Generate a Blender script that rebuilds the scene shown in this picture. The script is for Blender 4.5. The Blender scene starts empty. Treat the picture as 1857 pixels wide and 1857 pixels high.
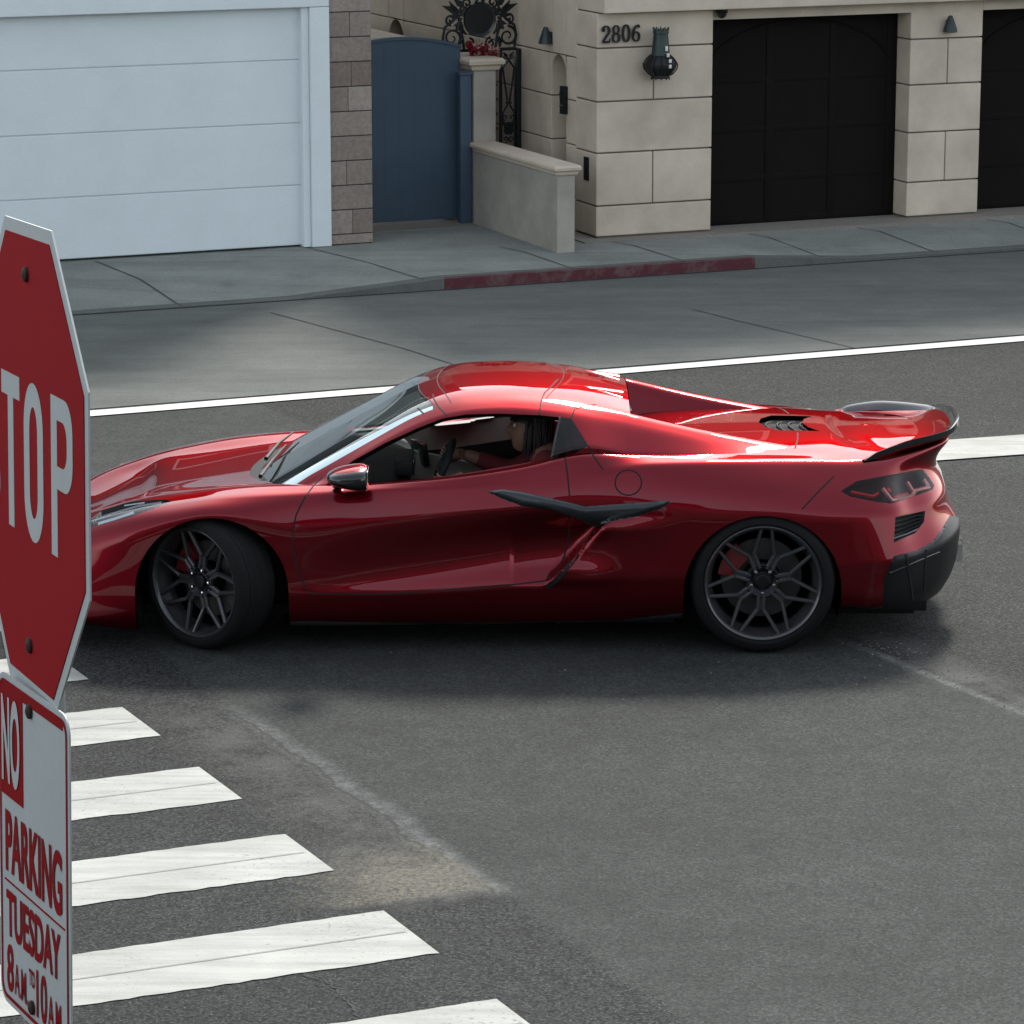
import bpy, bmesh, math, random
import numpy as np
from math import sin, cos, tan, pi, radians, atan2, sqrt
from mathutils import Vector, Matrix
from mathutils.bvhtree import BVHTree
random.seed(7)
rng = np.random.default_rng(7)
scene = bpy.context.scene
COL = scene.collection

# ------------------------------------------------------------------ camera, sky, sun, exposure
F_PX = 6200.0; PITCH = radians(13.0)
CAM = Vector((1.5081, -16.9963, 4.4065))
cd = bpy.data.cameras.new("camera"); cam = bpy.data.objects.new("camera", cd); COL.objects.link(cam)
cam.location = CAM; cam.rotation_euler = (radians(90) - PITCH, 0, 0)
cd.sensor_width = 36; cd.lens = F_PX / 1857 * 36; cd.clip_start = 0.1; cd.clip_end = 3000
scene.camera = cam
SUN_EL, SUN_AZ = radians(44), radians(13)      # azimuth measured from +Y towards +X; the sun stands behind the car
w = bpy.data.worlds.new("World"); scene.world = w; w.use_nodes = True
nt = w.node_tree; bg = nt.nodes["Background"]
sky = nt.nodes.new("ShaderNodeTexSky"); sky.sky_type = 'NISHITA'; sky.sun_disc = False
sky.sun_elevation = SUN_EL; sky.sun_rotation = SUN_AZ; sky.air_density = 1.0; sky.dust_density = 1.2; sky.ozone_density = 1.0
hs = nt.nodes.new('ShaderNodeHueSaturation'); hs.inputs['Saturation'].default_value = .42; nt.links.new(sky.outputs[0], hs.inputs['Color'])   # thin high haze greys the blue
tn = nt.nodes.new('ShaderNodeVectorMath'); tn.operation = 'MULTIPLY'; tn.inputs[1].default_value = (1.0, 1.005, .965); nt.links.new(hs.outputs[0], tn.inputs[0]); nt.links.new(tn.outputs[0], bg.inputs[0]); bg.inputs[1].default_value = 0.15
sl = bpy.data.lights.new("sun", 'SUN'); sl.energy = 1.85; sl.angle = radians(9); sl.color = (1, .955, .89)
so = bpy.data.objects.new("sun", sl); COL.objects.link(so)
sd = Vector((sin(SUN_AZ) * cos(SUN_EL), cos(SUN_AZ) * cos(SUN_EL), sin(SUN_EL)))
so.rotation_euler = sd.to_track_quat('Z', 'Y').to_euler(); so.location = (0, 0, 30)
scene.view_settings.view_transform = 'Standard'; scene.view_settings.look = 'None'
scene.view_settings.gamma = 1; scene.view_settings.use_curve_mapping = False
scene.view_settings.exposure = 1.22
scene.cycles.max_bounces = 10; scene.cycles.transparent_max_bounces = 16

# ------------------------------------------------------------------ materials
def mat(name, col, rough=.6, metal=0, coat=0, coat_rough=.03, spec=.5, noise=0, nscale=8, bump=0, bscale=60, trans=0, ior=1.45, emis=None, sheen=0):
    m = bpy.data.materials.new(name); m.use_nodes = True; t = m.node_tree; b = t.nodes["Principled BSDF"]
    b.inputs['Base Color'].default_value = (*col, 1); b.inputs['Roughness'].default_value = rough
    b.inputs['Metallic'].default_value = metal; b.inputs['Coat Weight'].default_value = coat
    b.inputs['Coat Roughness'].default_value = coat_rough; b.inputs['Specular IOR Level'].default_value = spec
    b.inputs['IOR'].default_value = ior; b.inputs['Transmission Weight'].default_value = trans
    b.inputs['Sheen Weight'].default_value = sheen
    if noise or bump:
        tc = t.nodes.new("ShaderNodeTexCoord")
    if noise:
        n = t.nodes.new("ShaderNodeTexNoise"); n.inputs['Scale'].default_value = nscale; n.inputs['Detail'].default_value = 7
        n.inputs['Roughness'].default_value = .62
        t.links.new(tc.outputs['Object'], n.inputs['Vector'])
        r = t.nodes.new("ShaderNodeMapRange"); r.inputs[1].default_value = .25; r.inputs[2].default_value = .75
        r.inputs[3].default_value = 1 - noise; r.inputs[4].default_value = 1 + noise
        t.links.new(n.outputs[0], r.inputs[0])
        mx = t.nodes.new("ShaderNodeVectorMath"); mx.operation = 'SCALE'; mx.inputs[0].default_value = col
        t.links.new(r.outputs[0], mx.inputs['Scale']); t.links.new(mx.outputs[0], b.inputs['Base Color'])
    if bump:
        n2 = t.nodes.new("ShaderNodeTexNoise"); n2.inputs['Scale'].default_value = bscale; n2.inputs['Detail'].default_value = 4
        t.links.new(tc.outputs['Object'], n2.inputs['Vector'])
        bp = t.nodes.new("ShaderNodeBump"); bp.inputs['Strength'].default_value = bump; bp.inputs['Distance'].default_value = .01
        t.links.new(n2.outputs[0], bp.inputs['Height']); t.links.new(bp.outputs[0], b.inputs['Normal'])
    return m

def glass_mat(name, tint, mult=1.0, rough=.0):
    m = bpy.data.materials.new(name); m.use_nodes = True; t = m.node_tree
    for n in list(t.nodes):
        if n.type != 'OUTPUT_MATERIAL': t.nodes.remove(n)
    out = t.nodes[0]
    tr = t.nodes.new("ShaderNodeBsdfTransparent"); tr.inputs[0].default_value = (*tint, 1)
    gl = t.nodes.new("ShaderNodeBsdfGlossy"); gl.inputs['Roughness'].default_value = rough
    fr = t.nodes.new("ShaderNodeFresnel"); fr.inputs[0].default_value = 1.5
    mx = t.nodes.new("ShaderNodeMixShader"); k2 = t.nodes.new('ShaderNodeMath'); k2.operation = 'MULTIPLY'; k2.inputs[1].default_value = mult; k2.use_clamp = True   # two glass surfaces reflect
    t.links.new(fr.outputs[0], k2.inputs[0]); t.links.new(k2.outputs[0], mx.inputs[0]); t.links.new(tr.outputs[0], mx.inputs[1]); t.links.new(gl.outputs[0], mx.inputs[2])
    t.links.new(mx.outputs[0], out.inputs[0])
    return m

M = {}
M['black'] = mat("gloss black trim", (.006, .007, .008), .22, coat=.6)
M['satin'] = mat("satin black plastic", (.006, .007, .008), .42, spec=.35)
M['blade'] = mat("dark graphite trim", (.028, .034, .038), .32, metal=.5, coat=.4)
M['gap'] = mat("panel gap shadow rubber", (.006, .003, .004), .8)
M['tyre'] = mat("tyre rubber", (.007, .0075, .008), .75, spec=.25, noise=.2, nscale=30)
M['rim'] = mat("graphite wheel paint", (.078, .080, .083), .34, metal=.6, coat=.5)
M['rimdark'] = mat("wheel barrel dark", (.02, .022, .026), .4, metal=.7)
M['chrome'] = mat("chrome", (.75, .76, .78), .12, metal=1)
M['disc'] = mat("brake disc steel", (.08, .08, .08), .42, metal=.8)
M['caliper'] = mat("red caliper", (.22, .02, .025), .4, coat=.5)
M['glass'] = glass_mat("windscreen glass", (.58, .73, .68), 1.5)
M['sideglass'] = glass_mat("quarter glass", (.10, .13, .15))
M['lens'] = glass_mat("clear lamp lens", (.75, .8, .8))
M['darklens'] = glass_mat("smoked tail lens", (.80, .52, .52), .5)
M['redlamp'] = mat("red lamp plastic", (.55, .010, .012), .2, coat=1)
M['lamprim'] = mat("silver lamp trim", (.70, .66, .66), .25, metal=.6)
M['cabin'] = mat("black cabin trim", (.006, .0065, .007), .6, spec=.3)
M['tan'] = mat("natural beige leather", (.30, .26, .22), .55, noise=.08, nscale=20)
M['redleather'] = mat("red leather", (.42, .02, .02), .5)
M['screen'] = mat("dark display", (.012, .012, .014), .15)
M['skin'] = mat("skin", (.22, .115, .08), .55)
M['hair'] = mat("dark hair", (.012, .009, .008), .55, noise=.3, nscale=80)
M['shirt'] = mat("dark red shirt", (.13, .015, .018), .85)
M['jeans'] = mat("navy trousers", (.02, .035, .07), .9)

def paint():
    m = mat("candy red metallic paint", (.170, .0012, .0085), .34, metal=.95, coat=1, coat_rough=.015, spec=0.0)
    t = m.node_tree; b = t.nodes["Principled BSDF"]; b.inputs['Coat IOR'].default_value = 1.40; b.inputs['Specular Tint'].default_value = (1, .37, .40, 1)
    tc = t.nodes.new("ShaderNodeTexCoord"); v = t.nodes.new("ShaderNodeTexVoronoi"); v.inputs['Scale'].default_value = 900
    t.links.new(tc.outputs['Object'], v.inputs['Vector'])
    bp = t.nodes.new("ShaderNodeBump"); bp.inputs['Strength'].default_value = .03; bp.inputs['Distance'].default_value = .002
    t.links.new(v.outputs['Distance'], bp.inputs['Height']); t.links.new(bp.outputs[0], b.inputs['Normal'])
    return m
M['paint'] = paint()

# ------------------------------------------------------------------ object helpers
def tag(o, label=None, cat=None, group=None, kind=None):
    if label: o['label'] = label
    if cat: o['category'] = cat
    if group: o['group'] = group
    if kind: o['kind'] = kind
    return o
def empty(name, loc=(0, 0, 0), rz=0, **k):
    o = bpy.data.objects.new(name, None); COL.objects.link(o); o.location = loc; o.rotation_euler = (0, 0, rz)
    o.empty_display_size = .2
    return tag(o, **k)
def mesh_obj(name, verts, faces, mats, parent=None, smooth=True, fm=None, normals=None, angle=None):
    me = bpy.data.meshes.new(name); me.from_pydata([tuple(v) for v in verts], [], [tuple(f) for f in faces])
    for m in (mats if isinstance(mats, (list, tuple)) else [mats]): me.materials.append(m)
    if fm is not None: me.polygons.foreach_set("material_index", fm)
    me.update()
    if smooth: me.polygons.foreach_set("use_smooth", [True] * len(me.polygons))
    if normals is not None: me.normals_split_custom_set_from_vertices([tuple(n) for n in normals])
    elif smooth and angle: me.set_sharp_from_angle(angle=radians(angle))
    o = bpy.data.objects.new(name, me); COL.objects.link(o)
    if parent: o.parent = parent
    return o

class MB:
    """collects pieces of ONE mesh"""
    def __init__(s): s.v = []; s.f = []; s.m = []; s.cur = 0
    def add(s, vs, fs, m=None):
        o = len(s.v); s.v += [Vector(v) for v in vs]; s.f += [tuple(i + o for i in f) for f in fs]
        s.m += [s.cur if m is None else m] * len(fs); return s
    def box(s, x0, x1, y0, y1, z0, z1, bev=0, M4=None, m=None):
        b = min(bev, (x1 - x0) * .45, (y1 - y0) * .45, (z1 - z0) * .45)
        if b <= 0:
            vs = [(x, y, z) for z in (z0, z1) for y in (y0, y1) for x in (x0, x1)]
            fs = [(0, 2, 3, 1), (4, 5, 7, 6), (0, 1, 5, 4), (2, 6, 7, 3), (0, 4, 6, 2), (1, 3, 7, 5)]
        else:
            bm = bmesh.new(); bmesh.ops.create_cube(bm, size=1)
            for v in bm.verts: v.co = Vector(((x0 + x1) / 2 + v.co.x * (x1 - x0), (y0 + y1) / 2 + v.co.y * (y1 - y0), (z0 + z1) / 2 + v.co.z * (z1 - z0)))
            bmesh.ops.bevel(bm, geom=list(bm.edges), offset=b, segments=2, profile=.6, affect='EDGES')
            bm.verts.index_update(); vs = [v.co.copy() for v in bm.verts]; fs = [tuple(v.index for v in f.verts) for f in bm.faces]; bm.free()
        if M4 is not None: vs = [M4 @ Vector(v) for v in vs]
        return s.add(vs, fs, m)
    def tube(s, pts, r, seg=8, closed=False, m=None, cap=True):
        pts = [Vector(p) for p in pts]; n = len(pts); rs = r if isinstance(r, (list, tuple)) else [r] * n
        rings = []; up = None
        for i, p in enumerate(pts):
            a = pts[(i - 1) % n] if (i > 0 or closed) else p; b = pts[(i + 1) % n] if (i < n - 1 or closed) else p
            d = (b - a).normalized()
            if up is None: up = d.orthogonal().normalized()
            up = (up - d * up.dot(d)); up = up.normalized() if up.length > 1e-6 else d.orthogonal().normalized()
            q = d.cross(up); rings.append([p + (up * cos(2 * pi * k / seg) + q * sin(2 * pi * k / seg)) * rs[i] for k in range(seg)])
        vs = [v for ring in rings for v in ring]; fs = []
        for i in range(n if closed else n - 1):
            j = (i + 1) % n
            for k in range(seg):
                l = (k + 1) % seg; fs.append((i * seg + k, i * seg + l, j * seg + l, j * seg + k))
        if not closed and cap: fs += [tuple(range(seg))[::-1], tuple((n - 1) * seg + k for k in range(seg))]
        return s.add(vs, fs, m)
    def lathe(s, prof, seg=48, M4=None, m=None, closed=False):
        """prof: (r, h) revolved about local Z"""
        n = len(prof); vs = [Vector((r * cos(2 * pi * k / seg), r * sin(2 * pi * k / seg), h)) for r, h in prof for k in range(seg)]
        fs = [(i * seg + k, i * seg + (k + 1) % seg, ((i + 1) % n) * seg + (k + 1) % seg, ((i + 1) % n) * seg + k) for i in range(n if closed else n - 1) for k in range(seg)]
        if M4 is not None: vs = [M4 @ v for v in vs]
        return s.add(vs, fs, m)
    def prism(s, poly, z0, z1, M4=None, m=None):
        n = len(poly); vs = [Vector((x, y, z)) for z in (z0, z1) for x, y in poly]
        fs = [tuple(range(n))[::-1], tuple(range(n, 2 * n))] + [(i, (i + 1) % n, n + (i + 1) % n, n + i) for i in range(n)]
        if M4 is not None: vs = [M4 @ v for v in vs]
        return s.add(vs, fs, m)
    def build(s, name, mats, parent=None, smooth=True, angle=35, M4=None):
        vs = s.v if M4 is None else [M4 @ v for v in s.v]
        return mesh_obj(name, vs, s.f, mats, parent, smooth, s.m, angle=angle)
def frame(o, x, y, z):
    return Matrix(((x[0], y[0], z[0], o[0]), (x[1], y[1], z[1], o[1]), (x[2], y[2], z[2], o[2]), (0, 0, 0, 1)))
def in_poly(p, poly):
    x, y = p; c = False; n = len(poly); j = n - 1
    for i in range(n):
        xi, yi = poly[i]; xj, yj = poly[j]
        if (yi > y) != (yj > y) and x < (xj - xi) * (y - yi) / (yj - yi) + xi: c = not c
        j = i
    return c
def text_piece(txt, w_, h_, depth=.002, bold=0.0):
    """mesh of the built-in font fitted to a box w_ x h_, centred on the origin in XZ-like (x, y) plane"""
    c = bpy.data.curves.new("t", 'FONT'); c.body = txt; c.extrude = 0; c.offset = bold; c.resolution_u = 6
    o = bpy.data.objects.new("t", c); COL.objects.link(o)
    dg = bpy.context.evaluated_depsgraph_get(); me = bpy.data.meshes.new_from_object(o.evaluated_get(dg))
    vs = np.array([v.co[:] for v in me.vertices]); fs = [tuple(p.vertices) for p in me.polygons]
    bpy.data.objects.remove(o); bpy.data.curves.remove(c); bpy.data.meshes.remove(me)
    lo = vs.min(0); hi = vs.max(0)
    vs = (vs - (lo + hi) / 2); vs[:, 0] *= w_ / (hi[0] - lo[0]); vs[:, 1] *= h_ / (hi[1] - lo[1]); vs[:, 2] = depth
    return [Vector(v) for v in vs], fs
# ------------------------------------------------------------------ ground
AN = radians(23.0)
E1 = Vector((cos(AN), sin(AN), 0)); E2 = Vector((-sin(AN), cos(AN), 0)); OB = Vector((-0.0165, 11.546, 0))
def st(s, t, z=0.0): return OB + E1 * s + E2 * t + Vector((0, 0, z))
FR = frame(OB, E1, E2, (0, 0, 1))          # street frame: s along the kerb, t towards the houses
KT = -1.86                                   # kerb line

def N(t, kind, **k):
    n = t.nodes.new(kind)
    for a, b in k.items(): setattr(n, a, b)
    return n
class NG:
    def __init__(s, m): s.t = m.node_tree; s.b = s.t.nodes["Principled BSDF"]; s.co = s.t.nodes.new("ShaderNodeTexCoord").outputs['Object']
    def L(s, a, b): s.t.links.new(a, b)
    def noise(s, scale, detail=6, rough=.6, vec=None, stretch=None):
        n = N(s.t, "ShaderNodeTexNoise"); n.inputs['Scale'].default_value = scale; n.inputs['Detail'].default_value = detail; n.inputs['Roughness'].default_value = rough
        v = vec or s.co
        if stretch:
            mp = N(s.t, "ShaderNodeMapping"); mp.inputs['Rotation'].default_value = (0, 0, stretch[0]); mp.inputs['Scale'].default_value = stretch[1]; s.L(v, mp.inputs[0]); v = mp.outputs[0]
        s.L(v, n.inputs['Vector']); return n.outputs[0]
    def vor(s, scale, feature='F1'):
        n = N(s.t, "ShaderNodeTexVoronoi", feature=feature); n.inputs['Scale'].default_value = scale; s.L(s.co, n.inputs['Vector']); return n
    def rng(s, x, a, b, c=0., d=1.):
        n = N(s.t, "ShaderNodeMapRange"); s.L(x, n.inputs[0])
        for i, v in enumerate((a, b, c, d)): n.inputs[i + 1].default_value = v
        return n.outputs[0]
    def math(s, op, a, b=None):
        n = N(s.t, "ShaderNodeMath", operation=op)
        for i, v in enumerate((a, b)):
            if v is None: continue
            if isinstance(v, (int, float)): n.inputs[i].default_value = v
            else: s.L(v, n.inputs[i])
        return n.outputs[0]
    def mix(s, f, a, b):
        n = N(s.t, "ShaderNodeMix", data_type='RGBA')
        if isinstance(f, (int, float)): n.inputs[0].default_value = f
        else: s.L(f, n.inputs[0])
        for i, v in ((6, a), (7, b)):
            if isinstance(v, tuple): n.inputs[i].default_value = (*v, 1)
            else: s.L(v, n.inputs[i])
        return n.outputs[2]
    def scale(s, c, f):
        n = N(s.t, "ShaderNodeVectorMath", operation='SCALE')
        if isinstance(c, tuple): n.inputs[0].default_value = c
        else: s.L(c, n.inputs[0])
        s.L(f, n.inputs['Scale']); return n.outputs[0]
    def lin(s, px, py, nx, ny):
        """signed distance to a ground line through (px,py) with normal (nx,ny)"""
        d = N(s.t, "ShaderNodeVectorMath", operation='DOT_PRODUCT'); s.L(s.co, d.inputs[0]); d.inputs[1].default_value = (nx, ny, 0)
        return s.math('SUBTRACT', d.outputs['Value'], px * nx + py * ny)
    def bump(s, h, st_, dist=.01, prev=None):
        n = N(s.t, "ShaderNodeBump"); n.inputs['Strength'].default_value = st_; n.inputs['Distance'].default_value = dist; s.L(h, n.inputs['Height'])
        if prev is not None: s.L(prev, n.inputs['Normal'])
        return n.outputs[0]

def asphalt():
    m = mat("asphalt", (.05, .05, .05), .85); g = NG(m); g.b.inputs['Specular IOR Level'].default_value = .25
    d64 = radians(-64.3); u = (cos(d64), sin(d64)); nrm = (-u[1], u[0])      # seam direction and its normal (pointing right)
    wob = g.math('MULTIPLY', g.math('SUBTRACT', g.noise(2.2, 4), .5), .16)
    wob2 = g.math('MULTIPLY', g.math('SUBTRACT', g.noise(14, 4), .5), .06)
    sA = g.math('ADD', g.math('ADD', g.lin(.84, -3.17, *nrm), wob), wob2)         # seam beside the crosswalk
    d60 = radians(-61.0); nB = (-sin(d60), cos(d60))
    sB = g.math('ADD', g.math('ADD', g.lin(3.5, -1.36, *nB), g.math('MULTIPLY', wob, .5)), wob2)
    left = g.rng(sA, -.03, .03, 1, 0); right = g.rng(sB, -.02, .02)
    rough_side = g.math('MAXIMUM', left, right)
    big = g.math('MULTIPLY', g.rng(g.noise(.45, 5, .6), .3, .7, .82, 1.18), g.rng(g.noise(2.3, 6, .65), .35, .7, 1.10, .84))
    oil = g.rng(g.noise(1.7, 5, .75), .66, .74, 1, .72); big = g.math('MULTIPLY', big, oil)
    streak = g.math('MULTIPLY', g.rng(g.noise(1.0, 6, .6, stretch=(radians(-12), (.7, 2.5, 1))), .3, .7, .94, 1.06), g.rng(g.noise(5.5, 5, .75), .3, .7, .82, 1.18))
    g0_ = g.noise(85, 3, .7); grain = g.math('ADD', 1.0, g.math('MULTIPLY', g.math('SUBTRACT', g0_, .5), g.rng(rough_side, 0, 1, 3.0, 6.0)))
    fine = g.rng(g.noise(190, 2, .8), .25, .75, .5, 1.5)
    base = g.mix(rough_side, (.0305, .0333, .0312), (.0212, .0230, .0220))
    vs_ = g.vor(75); cs_ = N(g.t, "ShaderNodeSeparateColor"); g.L(vs_.outputs['Color'], cs_.inputs[0])
    stone = g.math('ADD', 1.0, g.math('MULTIPLY', g.math('SUBTRACT', cs_.outputs[1], .5), g.rng(rough_side, 0, 1, .75, 1.5)))
    c = g.scale(base, g.math('MULTIPLY', g.math('MULTIPLY', g.math('MULTIPLY', big, streak), stone), g.math('MULTIPLY', grain, fine)))
    v = g.vor(70); sp = g.rng(v.outputs['Distance'], .10, .22, 1, 0)
    cell = N(g.t, "ShaderNodeSeparateColor"); g.L(v.outputs['Color'], cell.inputs[0])
    spk = g.math('MULTIPLY', sp, g.rng(cell.outputs[0], .80, .86)); spk = g.math('MULTIPLY', spk, g.rng(rough_side, 0, 1, .45, 1.0))
    c = g.mix(spk, c, (.17, .17, .16))
    # pale worn seams
    wear = g.rng(g.noise(9, 6, .7), .42, .62); wear2 = g.rng(g.noise(3.2, 5, .7), .38, .6)
    mA = g.rng(g.math('ABSOLUTE', g.math('SUBTRACT', sA, -.0)), .015, .085, 1, 0)
    lenA = g.rng(g.lin(.25, -1.96, u[0], u[1]), -.25, .15); endA = g.rng(g.lin(1.47, -4.45, u[0], u[1]), -.02, .06, 1, 0)
    mA = g.math('MULTIPLY', g.math('MULTIPLY', mA, g.rng(wear, 0, 1, .3, .85)), g.math('MULTIPLY', g.math('MULTIPLY', lenA, endA), g.rng(g.noise(38, 5, .8), .38, .6, .15, 1.1)))
    c = g.mix(mA, c, (.135, .14, .136))
    mA2 = g.rng(g.math('ABSOLUTE', g.math('ADD', sA, .22)), .03, .30, .42, 0); mA2 = g.math('MULTIPLY', mA2, g.math('MULTIPLY', wear2, g.math('MULTIPLY', lenA, endA)))
    c = g.mix(mA2, c, (.12, .117, .107))
    dk = g.math('MULTIPLY', g.rng(g.math('ABSOLUTE', g.math('ADD', sA, .03)), .004, .014, .8, 0), g.math('MULTIPLY', lenA, endA))
    c = g.mix(dk, c, (.03, .03, .03))
    mB = g.math('MULTIPLY', g.rng(g.math('ABSOLUTE', sB), .01, .045, 1, 0), g.rng(wear, 0, 1, .25, .8))
    lenB = g.rng(g.lin(3.30, -.78, cos(d60), sin(d60)), -.3, .2); mB = g.math('MULTIPLY', mB, g.math('MULTIPLY', lenB, g.rng(g.noise(38, 5, .8), .38, .6, .2, 1.1)))
    c = g.mix(mB, c, (.18, .185, .175))
    mB2 = g.math('MULTIPLY', g.rng(g.math('ABSOLUTE', g.math('SUBTRACT', sB, .12)), .03, .22, .5, 0), g.math('MULTIPLY', wear2, lenB))
    c = g.mix(mB2, c, (.12, .12, .11))
    # drift of sand where the seam ends at the stripe
    sx, sy = 1.30, -4.36; along = (cos(AN), sin(AN)); ac = (-sin(AN), cos(AN))
    q1 = g.math('MULTIPLY', g.lin(sx - .14, sy - .02, *along), 1 / .44); q2 = g.math('MULTIPLY', g.lin(sx - .2, sy + .02, *ac), 1 / .42)
    rr = g.math('SQRT', g.math('ADD', g.math('MULTIPLY', q1, q1), g.math('MULTIPLY', q2, q2)))
    rr = g.math('ADD', rr, g.math('MULTIPLY', g.math('SUBTRACT', g.noise(6, 6, .7), .5), 1.6))
    below = g.rng(g.lin(1.22, -4.5, *ac), -.02, .03)
    sand = g.math('MULTIPLY', g.math('MULTIPLY', g.rng(rr, .35, 1.25, .9, 0), below), g.rng(sA, -.02, .05, 1, .0))
    c = g.mix(g.math('MULTIPLY', sand, g.rng(g.noise(42, 6, .85), .40, .58, .05, 1)), c, (.165, .152, .118))
    # dark cracks
    cr = g.vor(.8, 'DISTANCE_TO_EDGE'); mp = N(g.t, "ShaderNodeVectorMath", operation='ADD'); g.L(g.co, mp.inputs[0])
    nn = N(g.t, "ShaderNodeTexNoise"); nn.inputs['Scale'].default_value = 3; nn.inputs['Detail'].default_value = 6; g.L(g.co, nn.inputs['Vector'])
    sc_ = N(g.t, "ShaderNodeVectorMath", operation='SCALE'); sc_.inputs['Scale'].default_value = .35; g.L(nn.outputs['Color'], sc_.inputs[0]); g.L(sc_.outputs[0], mp.inputs[1]); g.L(mp.outputs[0], cr.inputs['Vector'])
    ck = g.math('MULTIPLY', g.rng(cr.outputs['Distance'], .003, .009, 1, 0), g.rng(g.lin(.6, -5.1, *ac), 0, .06, 1, 0))
    ck = g.math('MULTIPLY', ck, g.rng(sA, -.1, .0, 1, 0)); c = g.mix(g.math('MULTIPLY', ck, .85), c, (.022, .022, .022))
    g.L(c, g.b.inputs['Base Color'])
    h = g.math('ADD', g.math('MULTIPLY', g.noise(110, 3, .7), g.rng(rough_side, 0, 1, .6, 1.0)), g.math('MULTIPLY', g.noise(40, 2), .4))
    g.L(g.bump(h, .55, .008), g.b.inputs['Normal'])
    return m
def concrete(name, col, tint=(.9, 1.05), streaky=True, sc=1.0, stain=.4):
    m = mat(name, col, .85); g = NG(m); g.b.inputs['Specular IOR Level'].default_value = .25
    big = g.rng(g.noise(.7 * sc, 6, .6), .3, .7, tint[0], tint[1] + .06)
    if streaky:
        s1 = g.rng(g.noise(.9, 7, .68, stretch=(radians(-23), (.45, 3.0, 1))), .3, .7, .84, 1.14); s1 = g.math('MULTIPLY', s1, g.rng(g.noise(2.4, 7, .7), .3, .7, .88, 1.12))
        s2 = g.rng(g.noise(2.1, 6, .7, stretch=(radians(-17), (.35, 4, 1))), .56, .72, 1, 1 - .6 * stain)
        big = g.math('MULTIPLY', big, g.math('MULTIPLY', s1, s2))
    gr = g.rng(g.noise(55, 4, .7), .25, .75, .78, 1.22)
    bl = g.rng(g.noise(3.1, 5, .6), .62, .75, 1, 1 - .3 * stain)
    c = g.scale(col, g.math('MULTIPLY', g.math('MULTIPLY', big, gr), bl)); g.L(c, g.b.inputs['Base Color'])
    g.L(g.bump(g.noise(90, 3), .25, .004), g.b.inputs['Normal'])
    return m
def road_paint():
    m = mat("white road paint", (.72, .72, .68), .7); g = NG(m)
    n1 = g.rng(g.noise(1.4, 6, .65), .3, .7, .74, 1.08)
    s1 = g.rng(g.noise(2.6, 5, .6, stretch=(radians(66), (.45, 5, 1))), .42, .74, 1, .66)
    c = g.scale((.375, .38, .35), g.math('MULTIPLY', n1, s1))
    chip = g.rng(g.math('ADD', g.noise(42, 5, .8), g.math('MULTIPLY', g.math('SUBTRACT', g.noise(1.8, 3), .5), .35)), .60, .68); c = g.mix(g.math('MULTIPLY', chip, .7), c, (.12, .125, .12))
    mid = g.math('MULTIPLY', g.rng(g.math('ABSOLUTE', g.math('ADD', g.math('PINGPONG', g.lin(1.0, -4.585 - .27, -sin(radians(23)), cos(radians(23))), .509), 0.0)), .002, .006, 1, 0), .45)
    c = g.mix(mid, c, (.33, .33, .31))
    g.L(c, g.b.inputs['Base Color']); g.L(g.bump(g.noise(110, 3), .35, .005), g.b.inputs['Normal'])
    return m
M['asphalt'] = asphalt(); M['gutter'] = concrete("gutter concrete", (.112, .119, .110)); M['walk'] = concrete("sidewalk concrete", (.222, .234, .215), stain=.5)
M['apron'] = concrete("tan threshold concrete", (.22, .20, .175), streaky=False); M['roadpaint'] = road_paint()
M['joint'] = mat("dark joint", (.035, .037, .036), .95)
def kerb_red():
    m = mat("faded red kerb paint", (.2, .04, .05), .75); g = NG(m)
    c = g.mix(g.rng(g.noise(7, 6, .7), .45, .62), (.085, .016, .024), (.12, .065, .068)); g.L(c, g.b.inputs['Base Color']); return m
M['kerbred'] = kerb_red()

def sheet(name, pts, z, m, thick=0):
    mb = MB(); n = len(pts); mb.add([(p[0], p[1], z) for p in pts], [tuple(range(n))]); o = mb.build(name, m, smooth=False); return tag(o, kind='structure')
sheet('road_asphalt', [(-300, -300), (300, -300), (300, 300), (-300, 300)], 0, M['asphalt'])
# concrete pan between the white edge line and the kerb
g0 = [st(-60, KT), st(60, KT), Vector((0, 5.02 + 1.24 * .444, 0)) + E1 * 60 * 1.0, Vector((0, 5.02 + 1.24 * .444, 0)) - E1 * 60]
def Lp(s, off=0): return Vector((-1.245, 4.93, 0)) + Vector((cos(radians(23.2)), sin(radians(23.2)), 0)) * s + Vector((-sin(radians(23.2)), cos(radians(23.2)), 0)) * off
sheet('gutter_pan', [Lp(-60, .16), Lp(60, .16), st(60, KT), st(-60, KT)], .004, M['gutter'])
# pavement, raised by the kerb, dropping at the driveways
def kz(s):
    if s < -1.0: return .012
    if s < .28: return .012 + .083 * max(0, (s + 1.0) / 1.28)
    if s < 3.05: return .095
    if s < 4.1: return .095 - .068 * (s - 3.05) / 1.05
    return .027
mb = MB(); ss = [-60, -8, -1.0, -.5, 0, .28, 1, 2, 3.05, 3.4, 3.8, 4.1, 60]; T2 = [KT, KT + .14, KT + .9, .6, 14]
vs = []
for s_ in ss:
    for k, t_ in enumerate(T2):
        vs.append(st(s_, t_, kz(s_) if k < 2 else (.12 if k > 2 else kz(s_) * .25 + .09)))
fs = [(i * 5 + k, (i + 1) * 5 + k, (i + 1) * 5 + k + 1, i * 5 + k + 1) for i in range(len(ss) - 1) for k in range(4)]
mb.add(vs, fs); tag(mb.build('sidewalk', M['walk'], angle=20), kind='structure')
mb = MB()      # kerb face, painted part and plain parts
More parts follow.
